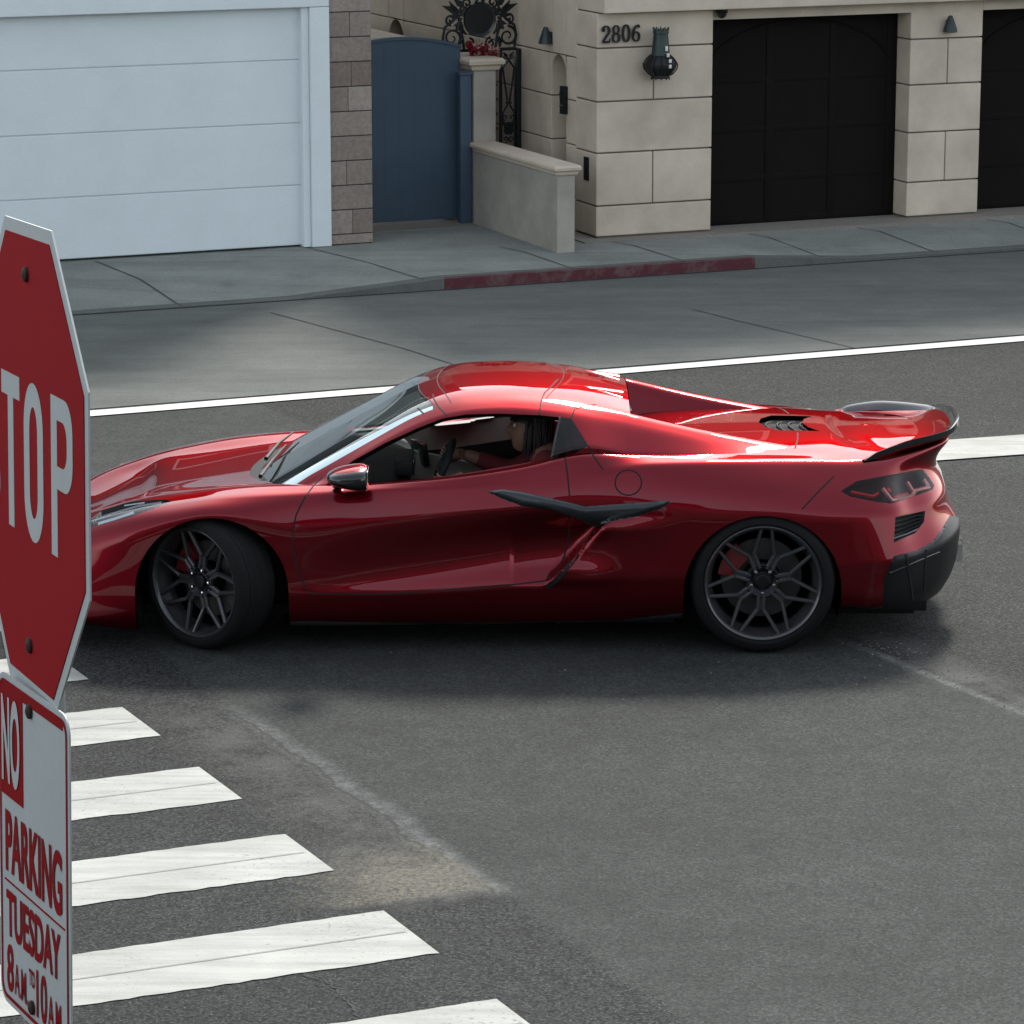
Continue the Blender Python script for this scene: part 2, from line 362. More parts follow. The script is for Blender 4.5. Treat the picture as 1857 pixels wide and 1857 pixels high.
for a, b in zip(ss[:-1], ss[1:]):
    red = .28 <= a < 3.05
    mb.add([st(a, KT - .002, -.02), st(b, KT - .002, -.02), st(b, KT - .002, kz(b) - .004), st(a, KT - .002, kz(a) - .004), st(b, KT + .012, kz(b) + .003), st(a, KT + .012, kz(a) + .003),
            st(b, KT + .04, kz(b) + .0045), st(a, KT + .04, kz(a) + .0045), st(b, KT + .135, kz(b) + .0045), st(a, KT + .135, kz(a) + .0045)], [(0, 1, 2, 3), (3, 2, 4, 5), (5, 4, 6, 7)], m=1 if red else 0); mb.add([mb.v[-3], mb.v[-4], mb.v[-2], mb.v[-1]], [(0, 1, 2, 3)], m=0)
tag(mb.build('kerb', [M['gutter'], M['kerbred']], angle=30), kind='structure')
# joints in concrete
mb = MB()
def gl(a, b, w_, z):
    a = Vector(a); b = Vector(b); d = (b - a).normalized(); n_ = Vector((-d.y, d.x, 0)) * w_ / 2
    za = z if not callable(z) else None
    pts = [a - n_, b - n_, b + n_, a + n_]
    mb.add([(p.x, p.y, (z if za is not None else p.z)) for p in pts], [(0, 1, 2, 3)])
gl((-.344, 8.858, 0), (.3, 7.93, 0), .012, .008); gl((.3, 7.93, 0), (.72, 7.32, 0), .012, .008); gl((.72, 7.32, 0), (1.25, 6.42, 0), .012, .008)
gl((2.9, 9.0, 0), (3.2, 8.5, 0), .012, .008); gl((3.2, 8.5, 0), (4.0, 7.3, 0), .012, .008)
gl(st(-30, KT - .012), st(60, KT - .012), .03, .008)
tag(mb.build('gutter_joint', M['joint'], smooth=False), kind='structure')
mb = MB()
for s0, s1 in ((-2.05, -1.9), (-.22, .12), (1.28, 1.42), (2.25, 2.42), (3.55, 3.7), (4.6, 4.8), (5.9, 6.1), (7.5, 7.7)):
    a = [(st(s1, KT + .02), kz(s1)), (st(s1, KT + .14), kz(s1)), (st(s0 + .6 * (s1 - s0), KT + .9), kz(s0) * .25 + .09)]
    end_t = .0 if s0 < .1 else -.62
    a.append((st(s0, end_t), .12 if end_t > .5 else (kz(s0) * .25 + .09) + (.12 - (kz(s0) * .25 + .09)) * (end_t - (KT + .9)) / (.6 - (KT + .9))))
    for (p, zp), (q, zq) in zip(a[:-1], a[1:]):
        w2 = E1 * .006
        mb.add([p - w2 + Vector((0, 0, zp + .005)), p + w2 + Vector((0, 0, zp + .005)), q + w2 + Vector((0, 0, zq + .005)), q - w2 + Vector((0, 0, zq + .005))], [(0, 1, 2, 3)])
tag(mb.build('sidewalk_joint', M['joint'], smooth=False), kind='structure')
# tan threshold in front of the stone house and the gate
mb = MB(); mb.box(2.02, 12, -.72, .4, .05, .126); mb.box(.4, 1.58, .55, 3, .05, .1265)
tag(mb.build('threshold', M['apron'], smooth=False, M4=FR), kind='structure')
# painted lines: edge line and crosswalk bars
def bar(name, c, L_, W_, ang, z=.008, jag=.004):
    u = Vector((cos(ang), sin(ang), 0)); n_ = Vector((-u.y, u.x, 0)); pts = []
    k = max(2, int(L_ / .05))
    if L_ > 12: k = 200
    for i in range(k + 1): pts.append(c + u * (-L_ + L_ * i / k) + n_ * random.uniform(-jag, jag))
    for i in range(k, -1, -1): pts.append(c + u * (-L_ + L_ * i / k) + n_ * (W_ + random.uniform(-jag, jag)))
    return pts
mb = MB(); P_ = bar('', Lp(45, -.09), 90, .18, radians(23.2)); mb.add([(p.x, p.y, .0075) for p in P_], [tuple(range(len(P_)))])
M['linepaint'] = mat('fresh white line paint', (.56, .57, .54), .7, noise=.10, nscale=5)
tag(mb.build('edge_line', M['linepaint'], smooth=False), kind='structure')
M['seamline'] = mat('dirty paint seam', (.25, .25, .235), .9)
for i in range(-2, 9):
    # right-hand corners march down the street at right angles to the bars
    tr = Vector((-.281 + .4335 * i, -1.90 - .921 * i, 0)); br = tr + Vector((.222, -.458, 0))
    u = Vector((cos(radians(23)), sin(radians(23)), 0)); L_ = 3.1; k = 60
    lo = [br - u * (L_ * (1 - j / k)) + Vector((0, random.uniform(-.007, .007), 0)) for j in range(k + 1)]
    hi = [tr - u * (L_ * (1 - j / k)) + Vector((0, random.uniform(-.004, .004), 0)) for j in range(k + 1)]
    mb = MB(); P_ = lo + hi[::-1]; n_ = k + 1
    mb.add([(p.x, p.y, .0035) for p in P_], [(j, j + 1, 2 * n_ - 2 - j, 2 * n_ - 1 - j) for j in range(k)])
    n3 = Vector((-u.y, u.x, 0)); md = (tr + br) / 2 - u * .02; V3 = [md - n3 * .003, md + n3 * .003, md - u * 3.0 + n3 * .003, md - u * 3.0 - n3 * .003]; mb.add([(p.x, p.y, .0065) for p in V3], [(0, 1, 2, 3)], m=1)
    tag(mb.build('crosswalk_stripe', [M['roadpaint'], M['seamline']], smooth=False), kind='structure', group='crosswalk stripes by the stop sign')
mb = MB(); u = Vector((cos(radians(18)), sin(radians(18)), 0)); a = Vector((4.165, 3.479, 0)); b = Vector((4.238, 4.073, 0))
P_ = [a - u * 1.2, a + u * 9, b + u * 9, b - u * 1.2]; mb.add([(p.x, p.y, .0085) for p in P_], [(0, 1, 2, 3)])
tag(mb.build('limit_line', M['roadpaint'], smooth=False), kind='structure')

# open crack below the crosswalk bars
cp = [(.765, -5.30), (.76, -5.36), (.83, -5.40), (.875, -5.47), (.89, -5.56), (.95, -5.64), (.965, -5.74), (1.03, -5.86), (1.06, -6.0)]
cq = []
for (ax_, ay_), (bx_, by_) in zip(cp[:-1], cp[1:]):
    for k in range(5): t_ = k / 5; cq.append((ax_ + (bx_ - ax_) * t_ + random.uniform(-.009, .009), ay_ + (by_ - ay_) * t_ + random.uniform(-.009, .009)))
cp = cq; mb = MB(); V = []
for i, (x, y) in enumerate(cp):
    w_ = .0015 + .006 * random.random(); V += [(x - w_, y - w_ * .5, .0022), (x + w_, y + w_ * .5, .0022)]
mb.add(V, [(2 * i, 2 * i + 1, 2 * i + 3, 2 * i + 2) for i in range(len(cp) - 1)]); tag(mb.build('road_crack', M['joint'], smooth=False), kind='structure')
# grit, leaves and small stones lying on the road
M['grit'] = mat('pale grit', (.20, .19, .17), .9); mb = MB()
for _ in range(420):
    x, y = random.uniform(-1.5, 5.2), random.uniform(-6.2, 5)
    if random.random() < .5: t_ = random.random(); x, y = 3.3 + .55 * t_ + random.gauss(0, .12), -.8 - 1.2 * t_ + random.gauss(0, .12)
    r_ = random.uniform(.003, .008); a = random.random() * 6; P4 = [(x + r_ * cos(a + k * 2.1), y + r_ * sin(a + k * 2.1) * .8, .001) for k in range(3)]
    mb.add(P4 + [(x, y, r_ * .7)], [(0, 1, 3), (1, 2, 3), (2, 0, 3)])
tag(mb.build('road_grit', M['grit'], smooth=False), kind='stuff')
# ------------------------------------------------------------------ houses across the street (street frame FR)
def stucco(name, col, rough=.85, n=.08, sc=3, b=.25):
    m = mat(name, col, rough); g = NG(m); g.b.inputs['Specular IOR Level'].default_value = .3
    a = g.rng(g.noise(sc, 7, .6), .3, .7, 1 - n, 1 + n); bl = g.rng(g.noise(sc * .35, 4, .6), .55, .75, 1, 1 - n); gr = g.rng(g.noise(70, 3, .7), .2, .8, .95, 1.05)
    g.L(g.scale(col, g.math('MULTIPLY', g.math('MULTIPLY', a, bl), gr)), g.b.inputs['Base Color'])
    g.L(g.bump(g.noise(55, 4), b, .004), g.b.inputs['Normal']); return m
M['white'] = stucco("white painted timber", (.68, .74, .76), .6, .03, 3, .08)
M['doorwhite'] = stucco("white garage door", (.67, .73, .75), .55, .035, 2.2, .12)
M['limestone'] = stucco("cream limestone block", (.555, .475, .385), .85, .16, 2.4, .2)
M['limegroove'] = mat("block joint", (.15, .135, .115), .95)
M['limecap'] = stucco("limestone coping", (.55, .475, .385), .8, .10, 4, .2)
M['wallplaster'] = stucco("rendered low wall", (.36, .335, .295), .85, .18, 2.6, .3)
M['bluegate'] = stucco("slate blue painted boards", (.054, .088, .125), .5, .06, 5, .05)
M['darkdoor'] = mat("espresso stained garage door", (.008, .006, .006), .7, spec=.12, noise=.15, nscale=6)
M['iron'] = mat("wrought iron", (.012, .013, .014), .5, metal=.3)
M['bronze'] = mat("verdigris bronze lamp", (.035, .05, .048), .45, metal=.5)
M['opal'] = mat("opal lamp glass", (.62, .62, .56), .3)
M['unseen_upper'] = mat("dark unseen upper storey stucco", (.13, .11, .09), .9)  # unseen upper storeys, kept dark so the car roof reflects less light
def cmu():
    m = mat("split-face block", (.2, .17, .15), .92); g = NG(m)
    at = N(g.t, "ShaderNodeAttribute", attribute_name="tone"); 
    n1 = g.rng(g.noise(28, 6, .75), .25, .75, .72, 1.28); n2 = g.rng(g.noise(4, 4), .3, .7, .92, 1.08)
    c = g.scale(g.mix(at.outputs['Fac'], (.20, .155, .13), (.33, .28, .24)), g.math('MULTIPLY', n1, n2)); g.L(c, g.b.inputs['Base Color'])
    g.L(g.bump(g.noise(45, 6, .7), .9, .012), g.b.inputs['Normal']); return m
M['cmu'] = cmu(); M['mortar'] = mat("dark mortar", (.055, .048, .045), .95)
def tone_attr(o, vals_per_face):
    at = o.data.attributes.new("tone", 'FLOAT', 'FACE'); at.data.foreach_set("value", vals_per_face)

# --- white garage house -------------------------------------------------
wh = empty('garage_house', st(-2.6, 0, .1), label='white house with wide sectional garage door and block pier', cat='house')
def child(mb, name, mats, parent, **k):
    o = mb.build(name, mats, parent, M4=parent.matrix_world.inverted() @ FR if not k.get('raw') else None, **{a: b for a, b in k.items() if a != 'raw'}); return o
bpy.context.view_layer.update()
GR = 1.0
mb = MB(); gz = [.128, .635, 1.155, 1.68, 2.20]
for a, b in zip(gz[:-1], gz[1:]): mb.box(-5.6, -.20, .07, .12, a + .004, b - .004, bev=.006)
mb.box(-5.6, -.20, .085, .14, .128, 2.2); child(mb, 'garage_door', M['doorwhite'], wh, smooth=False)
mb = MB(); mb.box(-.172, -.002, -.035, .20, .118, 2.115, bev=.008); mb.box(-5.1, -5.65, -.035, .2, .118, 2.115, bev=.008)
mb.box(-6.1, -.002, -.035, .20, 2.118, 2.262, bev=.008); mb.box(-.235, -.174, .0, .2, .118, 2.116, bev=.004)
child(mb, 'door_surround', M['white'], wh, smooth=False)
mb = MB(); mb.box(-14, -6.105, .03, 7, .1, 5.1); mb.box(-6.105, -5.905, .03, 7, .1, 2.262); mb.box(-6.1, .0, -.005, 7, 2.266, 5.1); mb.box(-5.1, -.2, .15, .3, .1, 2.26)  # upper wall is out of view; its height sets the street shade
child(mb, 'wall', stucco("grey house stucco", (.11, .12, .125)), wh, smooth=False)
mb = MB(); mb.box(-14.2, .45, -.25, 7.3, 5.1, 5.25, bev=.02); child(mb, 'roof', M['unseen_upper'], wh)
for x in (-11, -8, -4.6, -1.8):  # upper windows out of view, added for the car's reflections
    mb = MB(); mb.box(x - .7, x + .7, -.03, .05, 3.4, 4.5, bev=.01); f_ = child(mb, 'window', M['white'], wh)
    mb = MB(); mb.box(x - .6, x + .6, -.045, -.02, 3.5, 4.4); p_ = mb.build('pane', M['black'], f_, smooth=False, M4=wh.matrix_world.inverted() @ FR)
# pier of split-face blocks
mb = MB(); mb.box(.012, .374, .012, .95, .1, 5.0, m=1); tones = [0.5] * 6; rows = 0; z = .122
while z < 3.2:
    h_ = .2065; cut = [.004, .382]
    pat = [None, .20, None, .15, None, None, .17, .2, None, .19, None, .21, None][rows % 13]
    xs = [.004, .382] if pat is None else [.004, pat, .382]
    if rows == 0: h_ = .085
    for a, b in zip(xs[:-1], xs[1:]):
        n0 = len(mb.f); mb.box(a + .002, b - .002, random.uniform(0, .004), .96, z + .0045, z + h_ - .0045, bev=.004, m=0); tv = random.random(); tones += [tv] * (len(mb.f) - n0)
    z += h_; rows += 1
o = child(mb, 'block_pier', [M['cmu'], M['mortar']], wh, smooth=False); tone_attr(o, tones)

# --- slate blue side gate -----------------------------------------------
bgt = empty('side_gate', st(1.0, .92, .12), label='slate blue board gate with arched top beside block pier', cat='gate'); bpy.context.view_layer.update()
mb = MB()
for i in range(8):
    a = .40 + i * .1435; b = a + .1435
    def ztop(x): q = (x - .975) / .575; return 1.735 - .085 * q * q
    xs = [a, a + .004, (a + b) / 2, b - .004, b]
    vs = [(x, yy, zz(x)) for yy in (.90 , .94) for zz in (lambda x: .15, ztop) for x in xs]
    # front outline slightly eased at board joints
    vs = [Vector((v[0], v[1] + (.0012 if (k % 5) in (0, 4) and v[1] < .92 else 0), v[2])) for k, v in enumerate(vs)]
    fs = [(j, j + 1, 5 + j + 1, 5 + j) for j in range(4)] + [(10 + j + 1, 10 + j, 15 + j, 15 + j + 1) for j in range(4)] + [(5 + j, 6 + j, 16 + j, 15 + j) for j in range(4)] + [(0, 5, 15, 10), (4, 14, 19, 9)]
    mb.add(vs, fs)
child(mb, 'gate_panel', M['bluegate'], bgt, smooth=False)
mb = MB(); n = 16
pr = [(.40 + 1.15 * i / n) for i in range(n + 1)]
for i in range(n):
    a, b = pr[i], pr[i + 1]; za, zb = ztop(a), ztop(b)
    mb.add([(a, .885, za - .004), (b, .885, zb - .004), (b, .885, zb + .02), (a, .885, za + .02), (a, .95, za - .004), (b, .95, zb - .004), (b, .95, zb + .02), (a, .95, za + .02)], [(0, 1, 2, 3), (7, 6, 5, 4), (3, 2, 6, 7), (1, 0, 4, 5)])
child(mb, 'top_rail', M['bluegate'], bgt, smooth=False)
mb = MB(); mb.box(1.475, 1.575, .72, .80, .121, 1.42, bev=.006); mb.box(1.465, 1.585, .71, .81, 1.42, 1.445, bev=.006); child(mb, 'gate_post', M['bluegate'], bgt)
mb = MB(); mb.box(.50, .53, .86, .90, .8, .92, bev=.006); mb.tube([(.515, .86, .86), (.515, .83, .86), (.60, .83, .86)], .009); child(mb, 'latch', M['iron'], bgt)

# --- rendered garden walls ----------------------------------------------
def coping(mb, x0, x1, y0, y1, z, h_, o_):
    prof = [(0, 0), (o_ * .35, h_ * .12), (o_ * .5, h_ * .40), (o_ * .95, h_ * .55), (o_, h_ * .8), (o_ * .72, h_)]
    for (a, za), (b, zb) in zip(prof[:-1], prof[1:]):
        A_ = [(x0 - a, y0 - a, z + za), (x1 + a, y0 - a, z + za), (x1 + a, y1 + a, z + za), (x0 - a, y1 + a, z + za)]
        B_ = [(x0 - b, y0 - b, z + zb), (x1 + b, y0 - b, z + zb), (x1 + b, y1 + b, z + zb), (x0 - b, y1 + b, z + zb)]
        mb.add(A_ + B_, [(i, (i + 1) % 4, 4 + (i + 1) % 4, 4 + i) for i in range(4)])
    e = o_ * .72; mb.add([(x0 - e, y0 - e, z + h_), (x1 + e, y0 - e, z + h_), (x1 + e, y1 + e, z + h_), (x0 - e, y1 + e, z + h_)], [(0, 1, 2, 3)])
lw = empty('low_wall', st(1.68, -.2, .12), label='low rendered wall with moulded coping running out to the pavement', cat='garden wall'); bpy.context.view_layer.update()
mb = MB(); mb.box(1.605, 1.765, -1.08, .72, .10, .752, bev=.008); child(mb, 'wall', M['wallplaster'], lw, smooth=False)
mb = MB(); coping(mb, 1.602, 1.768, -1.083, .69, .752, .085, .042); child(mb, 'coping', M['limecap'], lw)
tw = empty('tall_wall', st(1.7, 2.5, .12), label='tall rendered wall with white coping rising behind the blue gate', cat='garden wall'); bpy.context.view_layer.update()
mb = MB(); mb.box(1.605, 1.815, .735, 6, .10, 1.45, bev=.008); child(mb, 'wall', M['wallplaster'], tw)
mb = MB(); coping(mb, 1.60, 1.82, .73, 6, 1.45, .11, .06); child(mb, 'coping', M['limecap'], tw)

# --- cream stone house ----------------------------------------------------
sh = empty('stone_house', st(5, 0, .12), label='cream limestone block house with two dark garage doors', cat='house'); bpy.context.view_layer.update()
ROW = [.135, .40, .85, 1.285, 1.735, 2.03]
mb = MB()
def blocks(x0, x1, y0, y1, joints, faces='front', rows=ROW):
    """courses of smooth blocks in front of a recessed joint core"""
    for r, (a, b) in enumerate(zip(rows[:-1], rows[1:])):
        cuts = [x0] + [j for j in joints.get(r, [])] + [x1]
        for c0, c1 in zip(cuts[:-1], cuts[1:]):
            mb.box(c0 + (.005 if c0 > x0 else 0), c1 - (.005 if c1 < x1 else 0), y0, y1, a + .006, b - .006, bev=.009, m=0)
    mb.box(x0 + .022, x1 - .022, y0 + .022, y1 - .01, rows[0] - .02, rows[-1] - .001, m=1)
blocks(2.20, 3.285, -.55, -.12, {1: [2.73], 3: [2.73]})
blocks(5.24, 5.965, -.50, -.12, {1: [5.62], 3: [5.62]}, rows=[.135, .44, .88, 1.30, 1.70, 2.03])
blocks(8.0, 8.9, -.50, -.12, {1: [8.4], 3: [8.4]})
# flank wall along the side passage (s = 2.2), with two arched recesses
def flank_z(t): return .12
def flank(t0, t1, z0, z1): mb.box(2.203, 2.60, t0 + .004, t1 - .004, z0 + .005, z1 - .005, bev=.008, m=0)
arches = [(.10, .40, 1.42), (3.95, 4.35, 1.62)]
tcuts = [-.118, .10, .40, 1.35, 2.6, 3.95, 4.35, 5.6, 7.2]
for r, (a, b) in enumerate(zip([.12, .42, .87, 1.25, 1.62, 2.3, 3.3][:-1], [.12, .42, .87, 1.25, 1.62, 2.3, 3.3][1:])):
    for t0, t1 in zip(tcuts[:-1], tcuts[1:]):
        if (t0 in (.10, 3.95)) and b <= 1.62: continue
        flank(t0, t1, a, b)
mb.box(2.225, 2.55, -.118, .09, .1, 3.3, m=1); mb.box(2.225, 2.55, .41, 3.94, .1, 3.3, m=1); mb.box(2.225, 2.55, 4.36, 7.2, .1, 3.3, m=1); mb.box(2.225, 2.55, .05, 4.4, 1.64, 3.3, m=1)
for t0, t1, zt in arches:       # haunches that turn the opening into an arch
    n = 12; c = (t0 + t1) / 2; R_ = (t1 - t0) / 2
    for sgn in (-1, 1):
        pl = [(c + sgn * R_, 1.62), (c + sgn * R_, 1.62 - R_)] + [(c + sgn * R_ * cos(pi / 2 * k / n), 1.62 - R_ + R_ * .98 * sin(pi / 2 * k / n)) for k in range(n + 1)]
        pts = [(p, q) for p, q in pl]
        for k in range(2, len(pts) - 1):
            A0 = pts[0]; p, q = pts[k], pts[k + 1]
            mb.add([(2.203, A0[0], A0[1]), (2.203, p[0], p[1]), (2.203, q[0], q[1]), (2.5, p[0], p[1]), (2.5, q[0], q[1])], [(0, 1, 2), (1, 3, 4, 2)], m=0)
mb.box(2.5, 2.58, -.1, 4.6, .1, 1.7, m=2)
# unseen upper wall, raised to shade the street and dim reflections; lintels
mb.box(2.203, 14, -.53, .2, 2.32, 2.75, m=0); mb.box(2.203, 14, -.515, .2, 2.75, 5.1, m=2); mb.box(3.285, 5.24, -.50, -.1, 1.935, 2.03, m=0); mb.box(5.965, 8.0, -.5, -.1, 1.935, 2.03, m=0); mb.box(8.9, 12, -.5, -.1, .12, 2.03, m=0)
mb.box(2.25, 14, .2, 8, 2.0, 5.1, m=0); mb.box(2.203, 2.25, .2, 8, 3.3, 5.1, m=2)
child(mb, 'wall', [M['limestone'], M['limegroove'], M['unseen_upper']], sh, smooth=False)
mb = MB(); mb.box(2.215, 12, -.66, -.10, 2.034, 2.19, bev=.01); mb.box(4.42, 12, -.74, -.10, 2.194, 2.30, bev=.01); mb.box(2.215, 4.40, -.60, -.10, 2.194, 2.315, bev=.01); child(mb, 'cornice', M['limecap'], sh, smooth=False)
def gdoor(x0, x1):
    mb = MB(); y = -.30; mb.box(x0, x1, y + .03, y + .08, .128, 1.95); mid = (x0 + x1) / 2
    for z in (.135, .50, .93, 1.36, 1.86): mb.box(x0 + .01, x1 - .01, y + .0255, y + .035, z, z + .06, bev=.004)
    for x in (x0 + .01, x0 + (x1 - x0) * .335, x0 + (x1 - x0) * .665 - .02, x1 - .10):
        mb.box(x, x + .07, y + .0225, y + .033, .13, 1.93, bev=.004)
    for c, wd in ((mid, (x1 - x0) * .47),):       # arched upper moulding
        n = 18; pts = [(c + wd * cos(pi * k / n), y + .028, 1.42 + .47 * sin(pi * k / n)) for k in range(n + 1)]; mb.tube(pts, .012, 6)
    return mb
child(gdoor(3.29, 5.235), 'garage_door', M['darkdoor'], sh); child(gdoor(5.97, 7.995), 'garage_door', M['darkdoor'], sh)
mb = MB(); mb.box(2.0, 14.2, -.8, 8.2, 5.1, 5.25, bev=.02); child(mb, 'roof', M['unseen_upper'], sh)
for x in (3.2, 5.8, 8.4, 11):  # unseen upper windows, put in to be mirrored by the car
    mb = MB(); mb.box(x - .7, x + .7, -.57, -.5, 3.3, 4.5, bev=.01); f_ = child(mb, 'window', M['limecap'], sh)
    mb = MB(); mb.box(x - .6, x + .6, -.585, -.56, 3.4, 4.4); p_ = mb.build('pane', M['black'], f_, smooth=False, M4=sh.matrix_world.inverted() @ FR)
def stroke(mb, pts, ws, M4, depth=.012):
    """flat calligraphic stroke with a real thickness"""
    n = len(pts); L_, R_ = [], []
    for i, p in enumerate(pts):
        a = pts[max(0, i - 1)]; b = pts[min(n - 1, i + 1)]; d = Vector((b[0] - a[0], b[1] - a[1])).normalized(); q = Vector((-d.y, d.x)) * ws[i] / 2
        L_.append((p[0] + q.x, p[1] + q.y)); R_.append((p[0] - q.x, p[1] - q.y))
    vs = [M4 @ Vector((x, y, z)) for z in (0, depth) for (x, y) in L_ + R_]; m_ = 2 * n; fs = []
    for i in range(n - 1):
        fs += [(m_ + i, m_ + i + 1, m_ + n + i + 1, m_ + n + i), (i, i + 1, m_ + i + 1, m_ + i), (n + i, m_ + n + i, m_ + n + i + 1, n + i + 1)]
    mb.add(vs, fs)
def arc(cx, cy, rx, ry, a0, a1, n=18): return [(cx + rx * cos(radians(a0 + (a1 - a0) * k / n)), cy + ry * sin(radians(a0 + (a1 - a0) * k / n))) for k in range(n + 1)]
def wv(pts, thick=.022, thin=.009):      # thick verticals, thin horizontals, like a book face
    o_ = []
    for i in range(len(pts)):
        a = pts[max(0, i - 1)]; b = pts[min(len(pts) - 1, i + 1)]; d = Vector((b[0] - a[0], b[1] - a[1])).normalized(); o_.append(thin + (thick - thin) * abs(d.y) ** 1.3)
    return o_
hn = empty('house_number', st(2.43, -.56, 1.86), label='dark metal numerals 2806 on the cream stone pier', cat='house number'); bpy.context.view_layer.update()
DW, DH = .074, .145
def digit(ch, s0, z0):
    mb = MB(); M4 = FR @ frame((s0, -.566, z0), (1, 0, 0), (0, 0, 1), (0, -1, 0)); w_, h_ = DW, DH
    if ch == '2':
        p = arc(w_ * .5, h_ * .70, w_ * .40, h_ * .27, 165, -35) + [(w_ * .55, h_ * .38), (w_ * .10, h_ * .05)]; stroke(mb, p, wv(p), M4)
        stroke(mb, [(w_ * .05, h_ * .055), (w_ * .95, h_ * .055)], [.020, .020], M4); stroke(mb, [(w_ * .93, h_ * .04), (w_ * .98, h_ * .25)], [.010, .006], M4); stroke(mb, arc(w_ * .18, h_ * .74, .008, .009, 0, 360), [.014] * 19, M4)
    if ch == '8':
        p = arc(w_ * .5, h_ * .74, w_ * .33, h_ * .23, 0, 360, 26); stroke(mb, p, wv(p, .018), M4); p = arc(w_ * .5, h_ * .27, w_ * .40, h_ * .26, 0, 360, 26); stroke(mb, p, wv(p), M4)
    if ch == '0':
        p = arc(w_ * .5, h_ * .5, w_ * .40, h_ * .48, 0, 360, 30); stroke(mb, p, wv(p), M4)
    if ch == '6':
        p = arc(w_ * .5, h_ * .29, w_ * .38, h_ * .27, 0, 360, 26); stroke(mb, p, wv(p, .02), M4); p = arc(w_ * .78, h_ * .32, w_ * .68, h_ * .62, 178, 95, 14); stroke(mb, p, wv(p), M4); stroke(mb, arc(w_ * .80, h_ * .88, .007, .008, 0, 360), [.012] * 19, M4)
    o = mb.build('digit', M['iron'], hn, smooth=False, M4=hn.matrix_world.inverted()); return o
for i, ch in enumerate('2806'): digit(ch, 2.235 + i * .093, 1.782 + i * .001)
# lantern on the pier
ln = tag(empty('wall_lantern', st(2.735, -.60, 1.45)), 'bronze lantern with pierced crown on the pier beside the numerals', 'wall lantern'); bpy.context.view_layer.update()
Lc = FR @ Matrix.Translation((2.735, -.67, .297)) @ Matrix.Diagonal((1.1, 1.1, .82, 1)); LI = ln.matrix_world.inverted() @ Lc
mb = MB(); mb.lathe([(.004, 1.94), (.06, 1.94), (.062, 1.90), (.056, 1.895), (.070, 1.70), (.076, 1.685), (.076, 1.675)], 28); 
for k in range(11):
    a = 2 * pi * k / 11; mb.tube([(.048 * cos(a), .048 * sin(a), 1.92), (.064 * cos(a), .064 * sin(a), 1.962)], [.012, .003], 5)
mb.build('hood', M['bronze'], ln, M4=LI)
mb = MB(); mb.lathe([(.072, 1.676), (.098, 1.64), (.120, 1.585), (.116, 1.54), (.088, 1.49), (.074, 1.475)], 28)
for k in range(10):
    a = 2 * pi * k / 10; mb.tube([(r * cos(a), r * sin(a), z) for r, z in ((.076, 1.68), (.108, 1.642), (.134, 1.585), (.128, 1.535), (.095, 1.485), (.078, 1.47))], .0055, 5)
mb.tube([(.124 * cos(2 * pi * k / 24), .124 * sin(2 * pi * k / 24), 1.585) for k in range(24)], .005, 5, closed=True)
mb.build('cage', M['iron'], ln, M4=LI)
mb = MB(); mb.lathe([(.07, 1.475), (.074, 1.455), (.066, 1.44), (.002, 1.435)], 24)
for k in range(10):
    a = 2 * pi * k / 10; mb.tube([(.064 * cos(a), .064 * sin(a), 1.45), (.074 * cos(a), .074 * sin(a), 1.428)], [.01, .004], 5)
mb.build('base_ring', M['iron'], ln, M4=LI)
mb = MB(); 
for (z0, z1) in ((1.725, 1.775), (1.665, 1.705), (1.61, 1.648), (1.555, 1.592)):
    r_ = .076 if z0 > 1.7 else (.098 if z0 > 1.65 else .126)
    mb.box(-.012, .012, -r_ - .006, -r_ + .004, z0, z1, bev=.004)
mb.build('glass_slot', M['opal'], ln, M4=ln.matrix_world.inverted() @ Lc @ Matrix.Rotation(.18, 4, 'Z'))
mb = MB(); mb.box(2.70, 2.77, -.66, -.55, 1.6, 1.66, bev=.006); child(mb, 'bracket', M['iron'], ln)
# small hooded lamps, intercom, camera, letter slot
def hood(name, s_, t_, z_, face, lab):
    o = tag(empty(name, st(s_, t_, z_)), lab, 'wall lamp', 'small hooded wall lamps on the stone house'); bpy.context.view_layer.update()
    mb = MB(); mb.lathe([(.002, .145), (.018, .14), (.034, .10), (.058, .03), (.064, .0), (.056, -.004)], 24); 
    m = mb.build('lamp_shade', M['bronze'], o); m.location = (0, 0, 0)
    mb = MB(); mb.box(-.016, .016, -.016, .016, .02, .10, bev=.004); mb.build('bracket', M['iron'], o).location = Vector(face) * .05
    return o
hood('wall_lamp', 2.15, .42, 1.70, E1, 'small dark hooded lamp on the flank wall above the archway')
hood('wall_lamp', 5.60, -.56, 1.76, E2, 'small dark hooded lamp at the top of the pier between garage doors')
it = tag(empty('intercom', st(2.19, .09, 1.2)), 'black intercom box beside the narrow archway', 'intercom'); bpy.context.view_layer.update()
mb = MB(); mb.box(2.16, 2.203, .055, .14, 1.12, 1.36, bev=.006); child(mb, 'housing', M['satin'], it)
mb = MB(); mb.tube([(2.15, .07, 1.20), (2.12, .03, 1.20), (2.12, -.02, 1.2)], .012, 6); mb.box(2.15, 2.16, .07, .12, 1.26, 1.32); child(mb, 'handle', M['iron'], it)
ls = tag(MB().box(2.192, 2.203, -.40, -.30, .60, .80, bev=.003).build('letter_slot', M['iron'], M4=FR), 'small black letter slot low on the stone pier flank', 'letter slot')
sc_ = tag(empty('security_camera', st(3.36, -.42, 1.95)), 'small black dome camera under the cornice', 'camera'); bpy.context.view_layer.update()
mb = MB(); mb.lathe([(.055, 2.033), (.055, 2.01), (.05, 2.0)], 20, M4=Matrix.Translation((3.36, -.56, 0))); child(mb, 'base', M['satin'], sc_)
